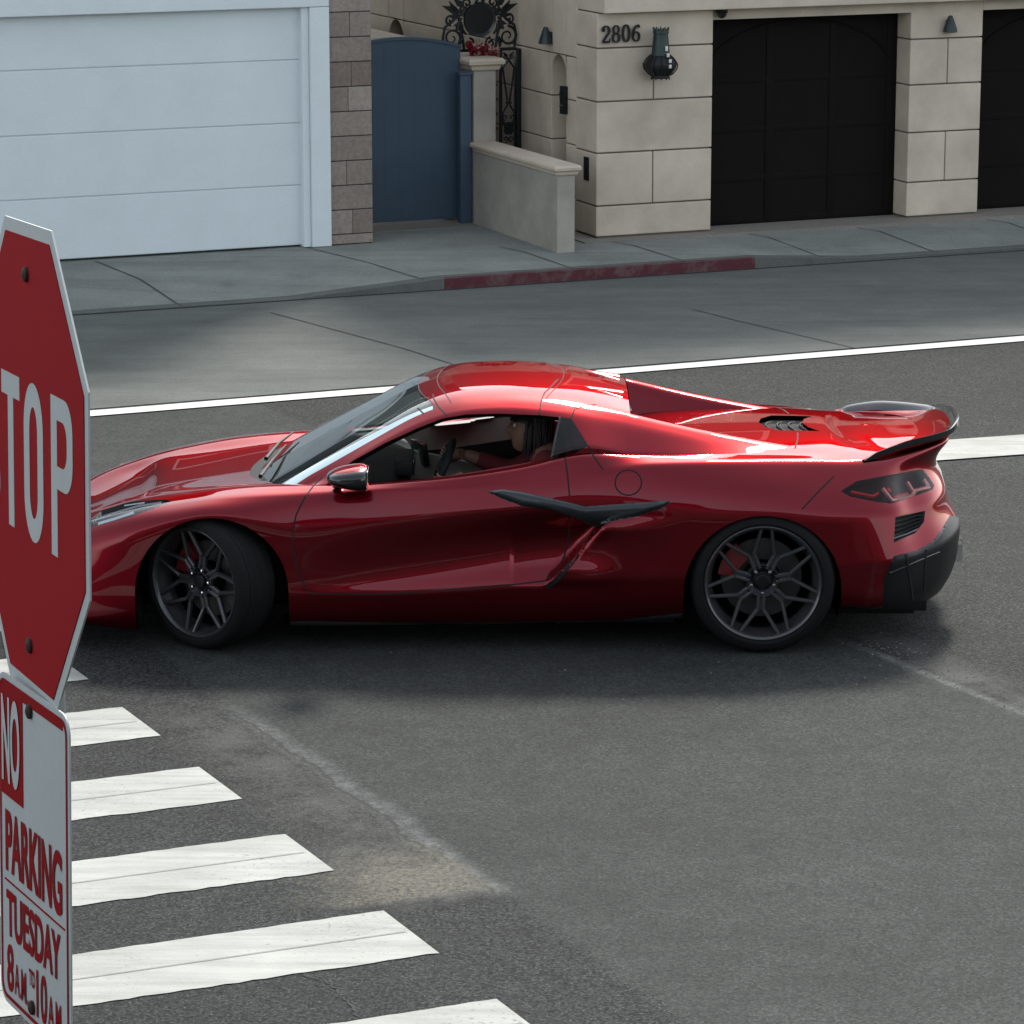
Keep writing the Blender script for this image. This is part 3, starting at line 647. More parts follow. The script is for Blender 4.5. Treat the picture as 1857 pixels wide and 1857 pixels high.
mb = MB(); mb.lathe([(.046, 2.0), (.04, 1.975), (.024, 1.957), (.002, 1.95)], 20, M4=Matrix.Translation((3.36, -.56, 0))); child(mb, 'dome', M['black'], sc_)

# --- wrought iron passage gate ---------------------------------------------
ig = tag(empty('iron_gate', st(1.85, 1.1, .12)), 'ornate black wrought iron gate with round medallion beside flank wall', 'gate'); bpy.context.view_layer.update()
IGM = ig.matrix_world.inverted() @ FR
def spiral(cx, cz, r0, turns, a0, sgn=1, n=26): return [(cx + r0 * (1 - .82 * k / n) * cos(a0 + sgn * 2 * pi * turns * k / n), 1.1, cz + r0 * (1 - .82 * k / n) * sin(a0 + sgn * 2 * pi * turns * k / n)) for k in range(n + 1)]
CX, CZ = 1.815, 1.865
mb = MB(); mb.box(2.155, 2.195, 1.06, 1.14, .12, 1.60, bev=.004); mb.box(1.43, 1.46, 1.06, 1.14, .12, 1.6, bev=.004)
mb.box(2.005, 2.025, 1.085, 1.115, .12, 1.60); mb.box(1.47, 1.49, 1.085, 1.115, .12, 1.6); mb.box(1.46, 2.16, 1.08, 1.12, 1.585, 1.61); mb.box(1.46, 2.16, 1.08, 1.12, .14, .18); mb.box(2.02, 2.16, 1.09, 1.11, .93, .95)
for x in (1.6, 1.72, 1.84, 1.93): mb.box(x, x + .012, 1.094, 1.106, .15, 1.59)
mb.build('gate_frame', M['iron'], ig, M4=IGM)
mb = MB()
for x0 in (2.09,):
    c = x0
    mb.tube([(c - .05, 1.1, 1.57), (c, 1.1, 1.50), (c + .055, 1.1, 1.43), (c + .045, 1.1, 1.36), (c + .012, 1.1, 1.14), (c + .012, 1.1, 1.10), (c + .055, 1.1, 1.03), (c + .05, 1.1, .95)], .0085, 6)
    mb.tube([(c + .05, 1.1, 1.57), (c, 1.1, 1.50), (c - .055, 1.1, 1.43), (c - .045, 1.1, 1.36), (c - .012, 1.1, 1.14), (c - .012, 1.1, 1.10), (c - .055, 1.1, 1.03), (c - .05, 1.1, .95)], .0085, 6)
    mb.tube([(c - .03, 1.1, 1.12), (c + .03, 1.1, 1.12)], .007, 6)
    for sg in (-1, 1):
        mb.tube(spiral(c + sg * .035, 1.53, .026, 1.1, pi / 2, sg), .006, 5); mb.tube(spiral(c + sg * .03, .99, .028, 1.1, -pi / 2, sg), .006, 5); mb.tube(spiral(c + sg * .03, .88, .03, 1.1, pi / 2, sg), .006, 5)
        mb.tube(spiral(c + sg * .03, .80, .028, 1.1, -pi / 2, -sg), .007, 5)
    mb.add([(c - .05, 1.1, .93), (c + .05, 1.1, .93), (c + .035, 1.1, .84), (c - .035, 1.1, .84)], [(0, 1, 2, 3)])
for k in range(10):
    z = .25 + k * .13; mb.tube(spiral(2.0 - .03, z, .028, 1.0, pi / 2, 1), .006, 5)
mb.build('panel_scrollwork', M['iron'], ig, M4=IGM)
mb = MB()
for sg in (-1, 1):
    def S(dx, dz): return (CX + sg * dx, 1.1, CZ + dz)
    mb.tube(spiral(CX + sg * .265, CZ - .155, .092, 1.45, pi / 2 * sg + (0 if sg > 0 else 0), -sg, 34), [.013 - .0002 * k for k in range(35)], 6)
    mb.tube(spiral(CX + sg * .275, CZ + .005, .05, 1.3, -pi / 2, sg, 26), .0105, 6)
    mb.tube(spiral(CX + sg * .12, CZ + .145, .048, 1.3, -pi / 2, sg, 26), .011, 6)
    mb.tube(spiral(CX + sg * .045, CZ + .19, .035, 1.2, -pi / 2, -sg, 22), .010, 6)
    mb.tube(spiral(CX + sg * .10, CZ - .21, .05, 1.3, pi / 2, sg, 26), .010, 6)
    mb.tube([S(.33, -.25), S(.35, -.15), S(.33, -.06), S(.25, .0), S(.19, .08), S(.15, .17)], [.011, .012, .012, .014, .013, .008], 6)
    mb.tube([S(.15, -.26), S(.165, -.15), S(.19, -.05), S(.20, .03)], .013, 6)
    # acanthus leaves
    for (bx, bz, tx, tz, wd) in ((.17, .06, .36, .13, .035), (.18, .04, .30, .03, .028), (.15, .11, .25, .19, .03), (.05, .17, .0, .27, .03), (.22, .06, .29, .17, .022), (.16, -.02, .26, -.05, .024)):
        p0 = Vector(S(bx, bz)); p1 = Vector(S(tx, tz)); d = (p1 - p0); q = Vector((-d.z, 0, d.x)).normalized() * wd; m_ = p0 + d * .4
        vs = [p0, m_ + q, p1, m_ - q]; vs = [v + Vector((0, -.012, 0)) for v in vs] + [v + Vector((0, .012, 0)) for v in vs]
        mb.add(vs, [(0, 1, 2, 3), (7, 6, 5, 4), (0, 4, 5, 1), (1, 5, 6, 2), (2, 6, 7, 3), (3, 7, 4, 0)])
    for (bx, bz, tx, tz) in ((.17, .03, .12, .12), (.18, -.04, .13, -.13), (.17, -.16, .19, -.25), (.21, -.09, .17, .02)):
        mb.tube([S(bx, bz), S((bx + tx) / 2 + .015, (bz + tz) / 2), S(tx, tz)], [.022, .018, .008], 6)
mb.build('crest_scrollwork', M['iron'], ig, M4=IGM)
mb = MB(); RM = Matrix.Translation((CX, 1.1, CZ)) @ Matrix.Rotation(pi / 2, 4, 'X')
mb.lathe([(.125, -.012), (.148, -.016), (.156, 0), (.148, .016), (.125, .012)], 40, M4=RM, closed=True)
mb.build('medallion_ring', M['blade'], ig, M4=IGM)
mb = MB(); mb.lathe([(.002, -.008), (.127, -.004), (.127, .01), (.002, .01)], 40, M4=RM); mb.build('medallion', M['iron'], ig, M4=IGM)
# red blossoms in front of the gate
fl = tag(empty('flower_shrub', st(1.75, .95, .12)), 'red blossoms and pale leaves showing above the wall before the iron gate', 'flowering shrub'); bpy.context.view_layer.update()
FI = fl.matrix_world.inverted() @ FR
M['petal'] = mat("crimson petal", (.20, .006, .016), .6); M['leafp'] = mat("pale leaf", (.36, .20, .17), .6); M['stem'] = mat("stem", (.06, .05, .03), .8)
def puff(cx, cy, cz, r, n, size, mb, flat=1):
    for _ in range(n):
        d = Vector(rng.normal(size=3)).normalized(); p = Vector((cx, cy, cz)) + Vector((d.x * r, d.y * r * flat, d.z * r)) * (random.random() ** .4)
        a = Vector(rng.normal(size=3)).normalized(); b = a.orthogonal().normalized(); s_ = size * random.uniform(.6, 1.2)
        mb.add([p - a * s_, p + b * s_ * .55, p + a * s_, p - b * s_ * .55], [(0, 1, 2, 3)])
mb = MB()
for c in ((1.70, .97, 1.615, .048), (1.795, .97, 1.62, .052), (1.87, .93, 1.555, .05), (1.77, .97, 1.56, .03), (1.66, .97, 1.66, .03)): puff(*c[:3], c[3], 150, .017, mb)
mb.build('blossom', M['petal'], fl, M4=FI)
mb = MB()
for c in ((1.75, .98, 1.65, .06), (1.84, .95, 1.60, .05), (1.72, .98, 1.57, .06), (1.90, .95, 1.60, .03), (1.83, .98, 1.52, .06)): puff(*c[:3], c[3], 45, .022, mb)
mb.build('foliage', M['leafp'], fl, M4=FI)
mb = MB()
for k in range(7): mb.tube([(1.86 + .01 * k, 1.02, .12), (1.86 - .01 * k, 1.0, .9), (1.72 + .03 * k, .97, 1.58)], [.012, .009, .005], 6)
mb.build('stem', M['stem'], fl, M4=FI)

# --- the house the street is seen from (unseen behind the camera; walls kept dark to deepen the car's reflections) ---
nh = tag(empty('unseen_near_house', (2, -22, 0)), 'unseen dark stucco house with dark windows on the near side of street', 'house'); bpy.context.view_layer.update()
NF = frame((1.5, -18.4, 0), (cos(radians(6)), sin(radians(6)), 0), (-sin(radians(6)), cos(radians(6)), 0), (0, 0, 1)); NI = nh.matrix_world.inverted() @ NF
mb = MB(); mb.box(-13, 14, -6, 0, 0, 6.4); mb.build('wall', stucco("dark unseen near house stucco", (.075, .068, .062)), nh, smooth=False, M4=NI)
for x in (-10, -6.2, -2.0, 2.6, 7.0, 10.6):
    for z in (1.0, 3.9):
        mb = MB(); mb.box(x - .75, x + .75, 0, .05, z, z + 1.5); f = mb.build('window', M['satin'], nh, smooth=False, M4=NI)
        mb = MB(); mb.box(x - .66, x + .66, .05, .06, z + .09, z + 1.41); mb.build('pane', M['black'], f, smooth=False, M4=NI)
mb = MB(); mb.box(-13.4, 14.4, -6.3, .5, 6.4, 6.6); mb.build('roof', M['unseen_upper'], nh, smooth=False, M4=NI)
# ------------------------------------------------------------------ stop sign and parking sign on one post
M['signred'] = stucco("faded stop sign red", (.30, .005, .009), .75, .06, 3, .02)
M['signred'].node_tree.nodes['Principled BSDF'].inputs['Specular IOR Level'].default_value = .1
M['signwhite'] = stucco("reflective sign white", (.48, .52, .52), .45, .04, 3, .03)
M['signtxt'] = mat("red sign lettering", (.27, .004, .007), .7, spec=.1)
M['alu'] = mat("galvanised steel", (.40, .43, .45), .45, metal=.7, noise=.15, nscale=15)
M['rust'] = mat("rusty bolt", (.045, .022, .018), .7, metal=.4)
YA, RO, TI = radians(-68.85), radians(-3.24), radians(-2.0)
Rz = Matrix.Rotation(YA, 4, 'Z'); Rt = Matrix.Rotation(TI, 4, 'X'); Rr = Matrix.Rotation(RO, 4, 'Y')
SC = Vector((.7368, -11.6505, 3.2554))
ROT = Rz @ Rt @ Rr @ Matrix.Rotation(pi / 2, 4, 'X')       # sign-local x right, y up, z towards the reader
SM = Matrix.Translation(SC) @ ROT
W2 = .381; H8 = W2 * tan(pi / 8)
def octo(k): a = W2 * k; h_ = H8 * k; return [(h_, a), (a, h_), (a, -h_), (h_, -a), (-h_, -a), (-a, -h_), (-a, h_), (-h_, a)][::-1]
base = SC.copy(); base.z = 0
sg = tag(empty('street_sign_post', (SC.x, SC.y, 0)), 'red octagonal stop sign above a no parking plate on one post', 'stop sign'); bpy.context.view_layer.update()
SI = sg.matrix_world.inverted() @ SM
mb = MB(); mb.prism(octo(1), -.003, 0, m=0); stop = mb.build('stop_sign', [M['signwhite']], sg, smooth=False, M4=SI); 
pl = MB().prism(octo(.942), .0004, .0016); pl.build('red_face', M['signred'], stop, smooth=False, M4=SI)
mb = MB()
def T_(mb, ch, cx, cy, w_, h_, z=.0022, bold=.012): vs, fs = text_piece(ch, w_, h_, z, bold); mb.add([v + Vector((cx, cy, 0)) for v in vs], fs)
# heavy condensed block letters drawn by hand: width, height in metres
def blk_T(mb, cx, cy, w_, h_, s_, z):
    mb.prism([(cx - w_ / 2, cy + h_ / 2 - s_), (cx + w_ / 2, cy + h_ / 2 - s_), (cx + w_ / 2, cy + h_ / 2), (cx - w_ / 2, cy + h_ / 2)], z - .0012, z)
    mb.prism([(cx - s_ / 2, cy - h_ / 2), (cx + s_ / 2, cy - h_ / 2), (cx + s_ / 2, cy + h_ / 2 - s_), (cx - s_ / 2, cy + h_ / 2 - s_)], z - .0012, z)
def ring(mb, out, inn, z):
    n = len(out); vs = [(x, y, zz) for zz in (z - .0012, z) for x, y in out + inn]; k = 2 * n
    fs = [(k + i, k + (i + 1) % n, k + n + (i + 1) % n, k + n + i) for i in range(n)]
    mb.add(vs, fs)
def rr(cx, cy, w_, h_, r, n=8):
    p = []
    for qx, qy, a0 in ((1, 1, 0), (-1, 1, 90), (-1, -1, 180), (1, -1, 270)):
        for k in range(n + 1):
            a = radians(a0 + 90 * k / n); p.append((cx + qx * (w_ / 2 - r[0]) + r[0] * cos(a), cy + qy * (h_ / 2 - r[1]) + r[1] * sin(a)))
    return p
LH = .252; LY = .002; s_ = .038
blk_T(mb, -.123, LY, .128, LH, s_, .0022)
ring(mb, rr(.035, LY, .130, LH + .004, (.064, .075)), rr(.035, LY, .130 - 2 * s_, LH - 2 * s_ * .95, (.027, .042)), .0022)
px0 = .222; w_ = .138
mb.prism([(px0 - w_ / 2, LY - LH / 2), (px0 - w_ / 2 + s_, LY - LH / 2), (px0 - w_ / 2 + s_, LY + LH / 2), (px0 - w_ / 2, LY + LH / 2)], .001, .0022)
def Pbowl(inset):
    x0 = px0 - w_ / 2 + s_; x1 = px0 + w_ / 2 - inset; y1 = LY + LH / 2 - inset; y0 = LY - .018 + inset; r = min(.05 - inset * .6, (y1 - y0) / 2)
    p = [(x0, y0)] + [(x1 - r + r * cos(radians(a)), y0 + r + r * sin(radians(a))) for a in range(-90, 1, 10)] + [(x1 - r + r * cos(radians(a)), y1 - r + r * sin(radians(a))) for a in range(0, 91, 10)] + [(x0, y1)]
    return p
o_, i_ = Pbowl(0), Pbowl(s_ * .95); n = len(o_); mb.add([(x, y, .0022) for x, y in o_ + i_], [(i, i + 1, n + i + 1, n + i) for i in range(n - 1)])
# S
def Scurve():
    c = -.268; r = .046
    top = [(c + r * cos(radians(a)), LY + LH / 2 - .019 - r + r * sin(radians(a)) ) for a in range(10, 181, 12)]
    bot = [(c + r * cos(radians(a)), LY - LH / 2 + .019 + r + r * sin(radians(a))) for a in range(0, -171, -12)]
    return top + [(c - r * .9, LY + .03), (c, LY), (c + r * .9, LY - .03)] + bot
def flat_stroke(mb, pts, wd, z):
    n = len(pts); vs = []
    for i, p in enumerate(pts):
        a = pts[max(0, i - 1)]; b = pts[min(n - 1, i + 1)]; d = Vector((b[0] - a[0], b[1] - a[1])).normalized(); q = Vector((-d.y, d.x)) * wd / 2
        vs += [(p[0] + q.x, p[1] + q.y, z), (p[0] - q.x, p[1] - q.y, z)]
    mb.add(vs, [(2 * i, 2 * i + 1, 2 * i + 3, 2 * i + 2) for i in range(n - 1)])
flat_stroke(mb, Scurve(), s_, .0022)
mb.build('lettering', M['signwhite'], stop, smooth=False, M4=SI)
for cy in (.300, -.300):
    mb = MB(); mb.lathe([(.0005, .010), (.006, .0095), (.0125, .006), (.0135, .001)], 14, M4=Matrix.Translation((0, cy, 0))); mb.build('bolt', M['rust'], stop, M4=SI)
# parking plate just below on the same post
PW, PH = .372, .565
ROT_O, SI_O = ROT, SI
ROT2 = Matrix.Rotation(radians(-64.5), 4, 'Z') @ Rt @ Matrix.Rotation(radians(-2.0), 4, 'Y') @ Matrix.Rotation(pi / 2, 4, 'X')
PC_ = SM @ Vector((.040, -.381 + .014 - PH / 2, .006)); SI = sg.matrix_world.inverted() @ Matrix.Translation(PC_) @ ROT2
PM = Matrix.Translation(Vector((0, 0, 0)))
pc = (0.0, 0.0)
def P2(x, y): return (pc[0] + x, pc[1] + y)
def prr(w_, h_, r, n=8): return rr(pc[0], pc[1], w_, h_, (r, r), n)
mb = MB(); mb.prism(prr(PW, PH, .035), .001, .004); park = mb.build('parking_plate', M['signwhite'], sg, smooth=False, M4=SI)
mb = MB(); ring(mb, prr(PW - .018, PH - .018, .027), prr(PW - .032, PH - .032, .021), .0052)
x0, x1, y0, y1 = -PW / 2 + .016, -PW / 2 + .135, PH / 2 - .205, PH / 2 - .016
TXT = MB()
mb.prism([P2(x0, y0), P2(x1, y0), P2(x1, y1), P2(x0, y1)], .0042, .0052)
mb.prism([P2(-PW / 2 + .016, PH / 2 - .028), P2(PW / 2 - .03, PH / 2 - .028), P2(PW / 2 - .03, PH / 2 - .016), P2(-PW / 2 + .016, PH / 2 - .016)], .0042, .0050)
def addtext(mb, s, x0, x1, y0, y1, z, bold=.0): vs, fs = text_piece(s, x1 - x0, y1 - y0, z, bold); c = P2((x0 + x1) / 2, (y0 + y1) / 2); mb.add([v + Vector((c[0], c[1], 0)) for v in vs], fs)
addtext(mb, 'PARKING', -.148, .148, PH / 2 - .335, PH / 2 - .228, .0056, .028)
mb.prism([P2(-.155, PH / 2 - .352), P2(.160, PH / 2 - .352), P2(.160, PH / 2 - .349), P2(-.155, PH / 2 - .349)], .0042, .0052)
addtext(mb, 'TUESDAY', -.146, .138, PH / 2 - .445, PH / 2 - .365, .0056, .026)
addtext(mb, '8', -.146, -.112, PH / 2 - .540, PH / 2 - .458, .0056, .016); addtext(mb, 'A.M.', -.106, -.035, PH / 2 - .537, PH / 2 - .482, .0056, .016)
addtext(mb, 'TO', -.027, .003, PH / 2 - .497, PH / 2 - .468, .0056, .03); addtext(mb, '10', .012, .066, PH / 2 - .540, PH / 2 - .458, .0056, .016); addtext(mb, 'A.M.', .073, .148, PH / 2 - .537, PH / 2 - .482, .0056, .016)
mb.build('lettering', M['signtxt'], park, smooth=False, M4=SI)
mb = MB(); addtext(mb, 'NO', x0 + .010, x1 - .012, y0 + .022, y1 - .018, .0066, .03); mb.build('white_lettering', M['signwhite'], park, smooth=False, M4=SI)
for yy in (PH / 2 - .034, -PH / 2 + .034):
    mb = MB(); mb.lathe([(.0005, .012), (.006, .0115), (.0115, .009), (.0125, .0055)], 14, M4=Matrix.Translation((pc[0] - .01, pc[1] + yy, 0))); mb.build('bolt', M['rust'], park, M4=SI)
# post: perforated square tube behind both plates, following their lean down to the ground
up = (ROT @ Vector((0, 1, 0))); axis0 = SM @ Vector((-.012, .22, -.030)); k0 = axis0.z / up.z
mb = MB(); b_ = axis0 - up * k0; Lg = k0
PT = frame(b_, (ROT @ Vector((1, 0, 0))), (ROT @ Vector((0, 0, 1))) * -1, up); mb.box(-.026, .026, -.022, .022, -.3, Lg, bev=.004, M4=PT)
for k in range(int(Lg / .05)): mb.lathe([(.001, .0225), (.0055, .0225)], 8, M4=PT @ Matrix.Translation((0, 0, .04 + k * .05)) @ Matrix.Rotation(pi / 2, 4, 'X'), m=1)
mb.build('post', [M['alu'], M['gap']], sg, M4=sg.matrix_world.inverted())
# ------------------------------------------------------------------ the sports car: body surface built from measured feature lines
def pchip(xs, ys, xq):
    xs = np.asarray(xs, float); ys = np.asarray(ys, float); h = np.diff(xs); d = np.diff(ys) / h; n = len(xs); m = np.zeros(n)
    for i in range(1, n - 1):
        if d[i - 1] * d[i] > 0:
            w1 = 2 * h[i] + h[i - 1]; w2 = h[i] + 2 * h[i - 1]; m[i] = (w1 + w2) / (w1 / d[i - 1] + w2 / d[i])
    m[0] = d[0]; m[-1] = d[-1]
    k = np.clip(np.searchsorted(xs, xq) - 1, 0, n - 2); t = (xq - xs[k]) / h[k]; t2 = t * t; t3 = t2 * t
    return ys[k] * (2 * t3 - 3 * t2 + 1) + h[k] * m[k] * (t3 - 2 * t2 + t) + ys[k + 1] * (3 * t2 - 2 * t3) + h[k] * m[k + 1] * (t3 - t2)
def gauss(a, sig, axis=0):
    r = int(3 * sig) + 1; k = np.exp(-.5 * (np.arange(-r, r + 1) / sig) ** 2); k /= k.sum(); a = np.moveaxis(a, axis, 0)
    pre = 2 * a[0] - a[1:r + 1][::-1]; post = 2 * a[-1] - a[-r - 1:-1][::-1]; b = np.concatenate([pre, a, post])
    out = sum(k[i] * b[i:i + len(a)] for i in range(2 * r + 1)); return np.moveaxis(out, 0, axis)
def section_weights(rounds, ns=3, nc=7):
    """polyline control points with corners rounded by quadratic arcs -> sampling matrix"""
    K = len(rounds); rows = []
    def pt(i, j, f): r = np.zeros(K); r[i] += 1 - f; r[j] += f; return r
    for k in range(K):
        if k in (0, K - 1):
            r = np.zeros(K); r[k] = 1; rows.append(r)
        else:
            a = pt(k, k - 1, rounds[k] / 2); c = pt(k, k + 1, rounds[k] / 2); b = np.zeros(K); b[k] = 1
            for t in np.linspace(0, 1, nc): rows.append((1 - t) ** 2 * a + 2 * t * (1 - t) * b + t * t * c)
        if k < K - 1:
            f0 = 0 if k == 0 else rounds[k] / 2; f1 = 1 if k == K - 2 else 1 - rounds[k + 1] / 2
            if f1 - f0 > 1e-3:
                for t in np.linspace(f0, f1, ns + 2)[1:-1]: rows.append(pt(k, k + 1, t))
    return np.array(rows)
# each feature: (u, x, half width, z); (u, hw, z) means x = u
BODY = [
 ([(-1.55,-.82,0,.13),(-1.25,-.80,.26,.13),(-1.0,-.72,.50,.125),(-.8,-.60,.66,.12),(-.6,-.50,.74,.115),(-.3,.74,.09),(.05,.74,.10),(.45,.74,.12),(1.9,.74,.13),(3.1,.76,.2),(3.3,3.24,.72,.2),(3.5,3.35,.62,.19),(3.7,3.44,.48,.18),(4.0,3.5,.25,.17),(4.35,3.52,0,.17)], 1),
 ([(-1.55,-.90,0,.13),(-1.25,-.88,.35,.13),(-1.0,-.80,.62,.125),(-.8,-.68,.79,.12),(-.6,-.55,.875,.115),(-.3,.90,.09),(.05,.90,.10),(.45,.905,.125),(1.2,.895,.125),(1.9,.905,.14),(2.35,.93,.17),(2.72,.94,.20),(3.1,.93,.22),(3.3,3.28,.90,.20),(3.5,3.42,.80,.19),(3.7,3.55,.62,.18),(4.0,3.64,.35,.17),(4.35,3.66,0,.17)], .6),
 ([(-1.55,-.965,0,.17),(-1.25,-.94,.37,.17),(-1,-.855,.66,.17),(-.8,-.73,.83,.165),(-.6,-.57,.91,.16),(-.3,.945,.16),(.05,.955,.17),(.45,.945,.175),(1.2,.935,.19),(1.9,.94,.22),(2.35,.975,.25),(2.72,.99,.27),(3.1,.955,.28),(3.3,3.32,.915,.27),(3.5,3.47,.82,.28),(3.7,3.62,.64,.30),(4.0,3.72,.36,.31),(4.35,3.74,0,.31)], .8),
 ([(-1.55,-.975,0,.24),(-1.25,-.95,.37,.24),(-1,-.87,.665,.25),(-.8,-.745,.84,.26),(-.6,-.575,.915,.27),(-.3,.955,.28),(.05,.965,.29),(.5,.957,.295),(.9,.957,.297),(1.3,.957,.32),(1.7,.955,.355),(2.0,.97,.375),(2.35,.995,.39),(2.72,1.005,.41),(3.1,.968,.435),(3.3,3.365,.922,.45),(3.5,3.50,.80,.47),(3.7,3.64,.65,.49),(4.0,3.74,.37,.52),(4.35,3.765,0,.53)], .30),
 ([(-1.55,-.975,0,.31),(-1.25,-.945,.36,.32),(-1,-.86,.655,.35),(-.8,-.74,.825,.38),(-.6,-.58,.905,.40),(-.3,.955,.42),(.05,.965,.45),(.5,.948,.365),(.9,.918,.41),(1.3,.893,.465),(1.7,.868,.52),(1.86,.872,.53),(2.02,.95,.53),(2.35,.995,.52),(2.72,1.01,.52),(3.1,.962,.545),(3.3,3.355,.905,.555),(3.5,3.465,.77,.575),(3.7,3.59,.63,.59),(4.0,3.69,.36,.61),(4.35,3.72,0,.62)], .95),
 ([(-1.55,-.98,0,.355),(-1.25,-.94,.35,.36),(-1,-.84,.635,.40),(-.8,-.72,.79,.445),(-.6,-.575,.885,.50),(-.3,.955,.595),(-.1,.972,.66),(.05,.977,.685),(.2,.975,.67),(.35,.968,.63),(.475,.962,.602),(.9,.955,.643),(1.43,.948,.70),(1.7,.945,.715),(2.0,.960,.70),(2.35,.993,.69),(2.72,1.005,.70),(3.1,.955,.68),(3.3,3.36,.875,.68),(3.5,3.455,.74,.685),(3.7,3.58,.605,.70),(4.0,3.67,.35,.71),(4.35,3.70,0,.71)], .45),
 ([(-1.55,-.975,0,.38),(-1.25,-.93,.34,.39),(-1,-.83,.60,.43),(-.8,-.71,.765,.50),(-.6,-.57,.86,.565),(-.3,.92,.66),(-.1,.94,.70),(.05,.945,.725),(.475,.932,.725),(.9,.927,.745),(1.43,.925,.762),(1.8,.935,.79),(2.1,.95,.80),(2.4,.965,.815),(2.72,.960,.815),(3.1,.885,.785),(3.3,3.325,.79,.79),(3.5,3.395,.66,.80),(3.7,3.50,.54,.82),(4.0,3.60,.33,.835),(4.35,3.63,0,.84)], 1),
 ([(-1.55,-.965,0,.40),(-1.25,-.915,.33,.41),(-1,-.82,.57,.49),(-.8,-.70,.70,.56),(-.6,-.56,.785,.618),(-.3,.84,.69),(-.1,.855,.725),(.05,.868,.75),(.3,.88,.768),(.475,.885,.774),(.9,.905,.80),(1.3,.905,.810),(1.45,.905,.814),(1.7,.907,.838),(1.96,.902,.886),(2.2,.892,.922),(2.45,.868,.930),(2.72,.84,.930),(2.95,.805,.923),(3.17,.748,.908),(3.35,3.33,.685,.908),(3.5,3.45,.605,.916),(3.7,3.58,.48,.93),(4.0,3.70,.31,.945),(4.35,3.735,0,.955)], .45),
 ([(-1.55,-.93,0,.42),(-1.25,-.87,.32,.436),(-1,-.78,.50,.53),(-.8,-.66,.575,.60),(-.6,-.51,.605,.652),(-.3,.655,.712),(-.12,.675,.745),(.05,.70,.770),(.3,.735,.792),(.6,.80,.803),(.9,.85,.825),(1.17,.865,.85),(1.57,.86,.912),(1.87,.835,.980),(2.1,.80,.955),(2.4,.765,.94),(2.8,.715,.935),(3.1,.655,.928),(3.35,3.28,.585,.925),(3.5,3.38,.51,.922),(3.7,3.50,.41,.935),(4.0,3.60,.28,.955),(4.35,3.64,0,.962)], .6),
 ([(-1.55,-.85,0,.447),(-1.25,-.79,.27,.462),(-1,-.68,.40,.535),(-.8,-.57,.47,.59),(-.6,-.45,.51,.63),(-.3,.54,.688),(.05,.57,.735),(.3,.58,.762),(.6,.62,.78),(.9,.7,.8),(2.0,.7,.9),(2.2,.66,.938),(2.8,.60,.950),(3.1,.54,.943),(3.35,3.22,.47,.938),(3.5,3.3,.42,.935),(3.7,3.38,.33,.945),(4.0,3.46,.2,.953),(4.35,3.5,0,.957)], .5),
 ([(-1.55,-.75,0,.476),(-1.25,-.70,.18,.487),(-1,-.6,.26,.527),(-.8,-.5,.32,.571),(-.6,-.4,.34,.612),(-.3,.35,.662),(.05,.36,.714),(.3,.37,.748),(.6,.4,.77),(.9,.4,.8),(2.0,.4,.9),(2.2,.4,.948),(2.8,.36,.968),(3.1,.32,.962),(3.35,3.17,.28,.947),(3.5,3.2,.24,.95),(3.7,3.25,.18,.953),(4.0,3.32,.11,.956),(4.35,3.35,0,.958)], 1),
 ([(-1.55,-.7,0,.487),(-1.25,-.63,0,.512),(-1,-.54,0,.545),(-.8,-.45,0,.58),(-.6,-.37,0,.605),(-.3,0,.638),(.05,0,.702),(.3,0,.736),(.6,0,.76),(.9,0,.79),(2.0,0,.9),(2.2,0,.953),(2.8,0,.972),(3.1,0,.965),(3.35,3.15,0,.95),(3.5,3.18,0,.952),(3.7,3.22,0,.955),(4.0,3.27,0,.957),(4.35,3.3,0,.96)], 1),
]
def surface(table, uq, sig, sigv, ns, nc):
    cur = []
    for keys, _ in table:
        k4 = [(k if len(k) == 4 else (k[0], k[0], k[1], k[2])) for k in keys]; us = [k[0] for k in k4]
        c = np.stack([pchip(us, [k[j] for k in k4], uq) for j in (1, 2, 3)], 1)
        if sig: c = gauss(c, sig)
        cur.append(c)
    cur = np.stack(cur, 1); W = section_weights([r for _, r in table], ns, nc)
    P = np.einsum('vk,ukc->uvc', W, cur)
    if sigv: P = gauss(P, sigv, 1)
    P[..., 1] *= -1                       # near side of the street
    return P
def half_bm(P, drop=None):
    bm = bmesh.new(); nl = bm.verts.layers.float_vector.new('nrm'); U, V, _ = P.shape
    vs = [[bm.verts.new(P[i, j]) for j in range(V)] for i in range(U)]
    for i in range(U - 1):
        for j in range(V - 1):
            if drop is not None and drop(P[i, j], P[i + 1, j + 1]): continue
            q = [vs[i][j], vs[i + 1][j], vs[i + 1][j + 1], vs[i][j + 1]]
            try: bm.faces.new(q)
            except ValueError: pass
    for v in [v for v in bm.verts if not v.link_faces]: bm.verts.remove(v)
    bmesh.ops.remove_doubles(bm, verts=bm.verts, dist=2e-5); bmesh.ops.dissolve_degenerate(bm, dist=1e-6, edges=bm.edges)
    bm.normal_update()
    for v in bm.verts:
        n = v.normal.copy()
        if abs(v.co.y) < 1e-4: n.y = 0; n.normalize()
        v[nl] = n
    bm.faces.layers.int.new('part'); return bm
uq = np.arange(-1.55, 4.3501, .0125)
PB = surface(BODY, uq, 4.0, 1.2, 4, 8)
